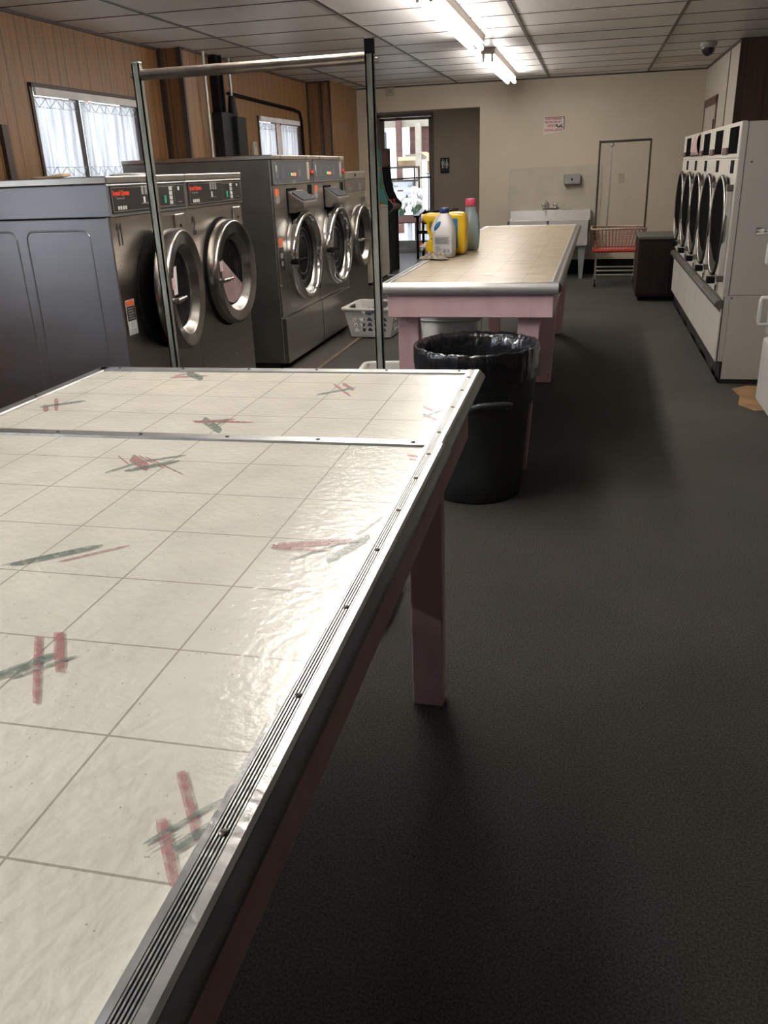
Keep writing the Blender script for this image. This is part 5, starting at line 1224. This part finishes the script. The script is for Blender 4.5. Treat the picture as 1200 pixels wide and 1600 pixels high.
for q in ((-.20, .22, -.15, -.135), (-.20, .22, .135, .15), (-.20, -.185, -.15, .15), (.205, .22, -.15, .15)):
    b.box(*q, 0, .09); b.box(*q, .13, .30)
b.build('crate_body', M['bluewhite'], t)
for q, sgn in ((-.13, 1), (.15, 2)):
    b = MB(); b.tube([(q-.03, -.16, .22), (q-.03, -.165, .19), (q+.03, -.165, .19), (q+.03, -.16, .22)], .006, 6); b.build('crate_handle', M['rail_grey'], t)
t = thing('planter_box', 'long reddish planter box holding the bouquets outside the door', 'planter', (-3.42, 16.75, -.02))
b = MB(); b.box(-.36, .40, -.17, .17, .46, .475)
for q in ((-.36, .40, -.17, -.155), (-.36, .40, .155, .17), (-.36, -.345, -.17, .17), (.385, .40, -.17, .17)): b.box(*q, .46, .60)
b.build('box_body', M['maroon'], t)
for x in (-.30, .0, .32):
    b = MB(); b.box(x-.03, x+.03, -.10, -.06, 0, .46); b.box(x-.03, x+.03, .06, .10, 0, .46); b.build('leg', M['bluewhite'], t)
def bouquet(label, x, y, seed, s=1.):
    t = thing('flower_bouquet', label, 'flowers', (x, y, .46), group='white bouquets outside the door'); rnd = random.Random(seed)
    st = MB(); fl = MB()
    for i in range(38):
        a, r = rnd.uniform(0, 2*PI), rnd.uniform(.02, .13)*s; hh = rnd.uniform(.34, .54)*s-(r*.7); dx, dy = r*math.cos(a), r*math.sin(a)*.8
        st.tube([(dx*.3, dy*.3, 0.02), (dx*.7, dy*.7, hh*.6), (dx, dy, hh)], .006, 4)
        for q in range(3):
            a2 = rnd.uniform(0, 6); st.add([(dx*.6, dy*.6, hh*.5), (dx*.6+.05*math.cos(a2), dy*.6+.05*math.sin(a2), hh*.5+.03), (dx*.75, dy*.75, hh*.85), (dx*.6-.02*math.cos(a2), dy*.6, hh*.62)], [(0, 1, 2, 3)])
        fl.lathe([(.001, -.03), (.026, -.015), (.050, .025), (.040, .07), (.012, .06), (.001, .04)], (dx, dy, hh), n=8)
    st.build('stems', M['leafgreen'], t); fl.build('blooms', M['petal'], t); return t
bouquet('left bunch of white flowers in the planter outside the door', -3.60, 16.75, 3, .95)
bouquet('right taller bunch of white flowers in the planter outside the door', -3.30, 16.75, 4, 1.12)
def carton(label, loc, rz, w, d, h, flap):
    t = thing('cardboard_box', label, 'cardboard box', loc, rz, group='cardboard boxes outside'); b = MB()
    for q in ((-w, w, -d, -d+.01), (-w, w, d-.01, d), (-w, -w+.01, -d, d), (w-.01, w, -d, d)): b.box(*q, 0, h)
    b.box(-w, w, -d, d, 0, .01); b.build('box_body', M['cardboard'], t)
    for sx in (-1, 1):
        b = MB(); b.add([(sx*w, -d, h), (sx*w, d, h), (sx*(w+flap), d, h+flap*.6), (sx*(w+flap), -d, h+flap*.6)], [(0, 1, 2, 3)]); b.build('flap', M['cardboard'], t, solid=.006)
    b = MB(); b.add([(-w, -d, h), (w, -d, h), (w, -d-flap*.7, h-flap*.5), (-w, -d-flap*.7, h-flap*.5)], [(0, 1, 2, 3)]); b.build('flap', M['cardboard'], t, solid=.006)
carton('open cardboard box on top of the rack outside the door', (-3.55, 17.21, 1.455), .2, .17, .15, .17, .14)
carton('cardboard box on the stacked crates at the right of the door glass', (-2.99, 17.75, 1.335), -.25, .20, .17, .28, .16)
t = thing('crate_stack_stand', 'grey stand holding a cardboard box at the right of the door glass', 'stand', (-2.99, 17.75, -.0))
b = MB(); b.box(-.24, .24, -.2, .2, 1.30, 1.33); b.box(-.24, .24, -.2, .2, .6, .63)
for x in (-.22, .20):
    for y in (-.18, .16): b.box(x, x+.025, y, y+.025, 0, 1.30)
b.build('stand_frame', M['rail_grey'], t)
t = thing('red_building', 'red-brown clad building with pale beams across the yard', 'building', (-4.0, 21.0, -.02))
b = MB(); b.box(.30, 3.2, 0, .2, 1.75, 4.0); b.box(-.25, .30, .0, .2, 1.75, 2.35); b.box(.55, 3.2, 0, .2, 0, 1.75); b.build('cladding', M['brick'], t)
b = MB(); b.box(-1.3, .6, -.12, 0, 2.33, 2.48); b.box(-.35, .3, -.10, 0, 1.62, 1.75); b.build('eave_beam', M['post'], t)
b = MB(); b.box(-.52, -.39, -.3, -.18, 0, 3.4); b.build('post', M['brick'], t, label='red-brown porch post')
b = MB(); b.box(-.06, .07, -.3, -.18, 0, 2.4); b.build('post', M['post'], t, label='pale porch post')
b = MB(); b.box(-.98, -.90, -.35, -.28, 0, 3.6); b.build('drain_pipe', M['rail_grey'], t)
b = MB(); b.box(-2.2, -.80, -.05, 0, 1.35, 2.25); b.build('awning', M['panel_grey'], t)
b = MB(); b.box(-2.2, -.65, -.02, .0, .15, .75); b.build('low_wall', M['rail_grey'], t)

# ---------------------------------------------------------------- camera, lights, world
cam = bpy.data.cameras.new('camera'); co = bpy.data.objects.new('camera', cam); COL.objects.link(co)
f, yaw, pitch, roll = 1301.6, -.24326711534525056, .3889959585308191, .03777477494946997
cyw, syw, cp_, sp_ = math.cos(yaw), math.sin(yaw), math.cos(pitch), math.sin(pitch)
fw = Vector((syw*cp_, cyw*cp_, -sp_)); rt_ = Vector((cyw, -syw, 0)); dn = fw.cross(rt_)
cr_, sr_ = math.cos(roll), math.sin(roll)
r_ = rt_*cr_+dn*sr_; d_ = -rt_*sr_+dn*cr_
co.matrix_world = Matrix(((r_.x, -d_.x, -fw.x, 0), (r_.y, -d_.y, -fw.y, 0), (r_.z, -d_.z, -fw.z, 1.4), (0, 0, 0, 1)))
cam.sensor_fit = 'VERTICAL'; cam.sensor_height = 36; cam.sensor_width = 27; cam.lens = f/1600*36; cam.clip_start = .05; cam.clip_end = 100
SC.camera = co

w = bpy.data.worlds.new('sky'); SC.world = w; w.use_nodes = True
bg = w.node_tree.nodes['Background']; bg.inputs[0].default_value = (.86, .93, 1., 1); bg.inputs[1].default_value = WORLD
def portal(loc, rot, sx, sy):
    l = bpy.data.lights.new('window_portal', 'AREA'); l.shape = 'RECTANGLE'; l.size = sx; l.size_y = sy; l.cycles.is_portal = True
    o = bpy.data.objects.new('window_portal', l); COL.objects.link(o); o.location = loc; o.rotation_euler = rot
for W_, xw in ((W1, XL), (W2, XL2), (W3, XL), (W4, XL)):
    portal((xw-.15 if xw == XL else XL-.15, (W_[0]+W_[1])/2, (W_[2]+W_[3])/2), (0, -PI/2, 0), W_[3]-W_[2], W_[1]-W_[0])
portal((-3.24, HY+.13, 1.15), (-PI/2, 0, 0), .98, 2.2)
l = bpy.data.lights.new('window_daylight', 'AREA'); l.shape = 'RECTANGLE'; l.size = 2.4; l.size_y = .4; l.energy = DAY; l.color = (.97, .98, 1.); l.spread = math.radians(70)  # added lamp aimed at the near table, standing in for daylight
o = bpy.data.objects.new('window_daylight', l); COL.objects.link(o); o.location = (-6.5, .6, 3.10)
o.rotation_euler = (Vector((5.7, 0, -2.15))).to_track_quat('-Z', 'Y').to_euler()
l = bpy.data.lights.new('hall_lamp', 'AREA'); l.shape = 'DISK'; l.size = .35; l.energy = 8; l.color = (1., .94, .86)  # added unseen light that brightens the hall
o = bpy.data.objects.new('hall_lamp', l); COL.objects.link(o); o.location = (-2.2, 13.9, 2.40)
SC.view_settings.view_transform = VT; SC.view_settings.look = 'None'; SC.view_settings.exposure = EXPO; SC.view_settings.gamma = 1.0
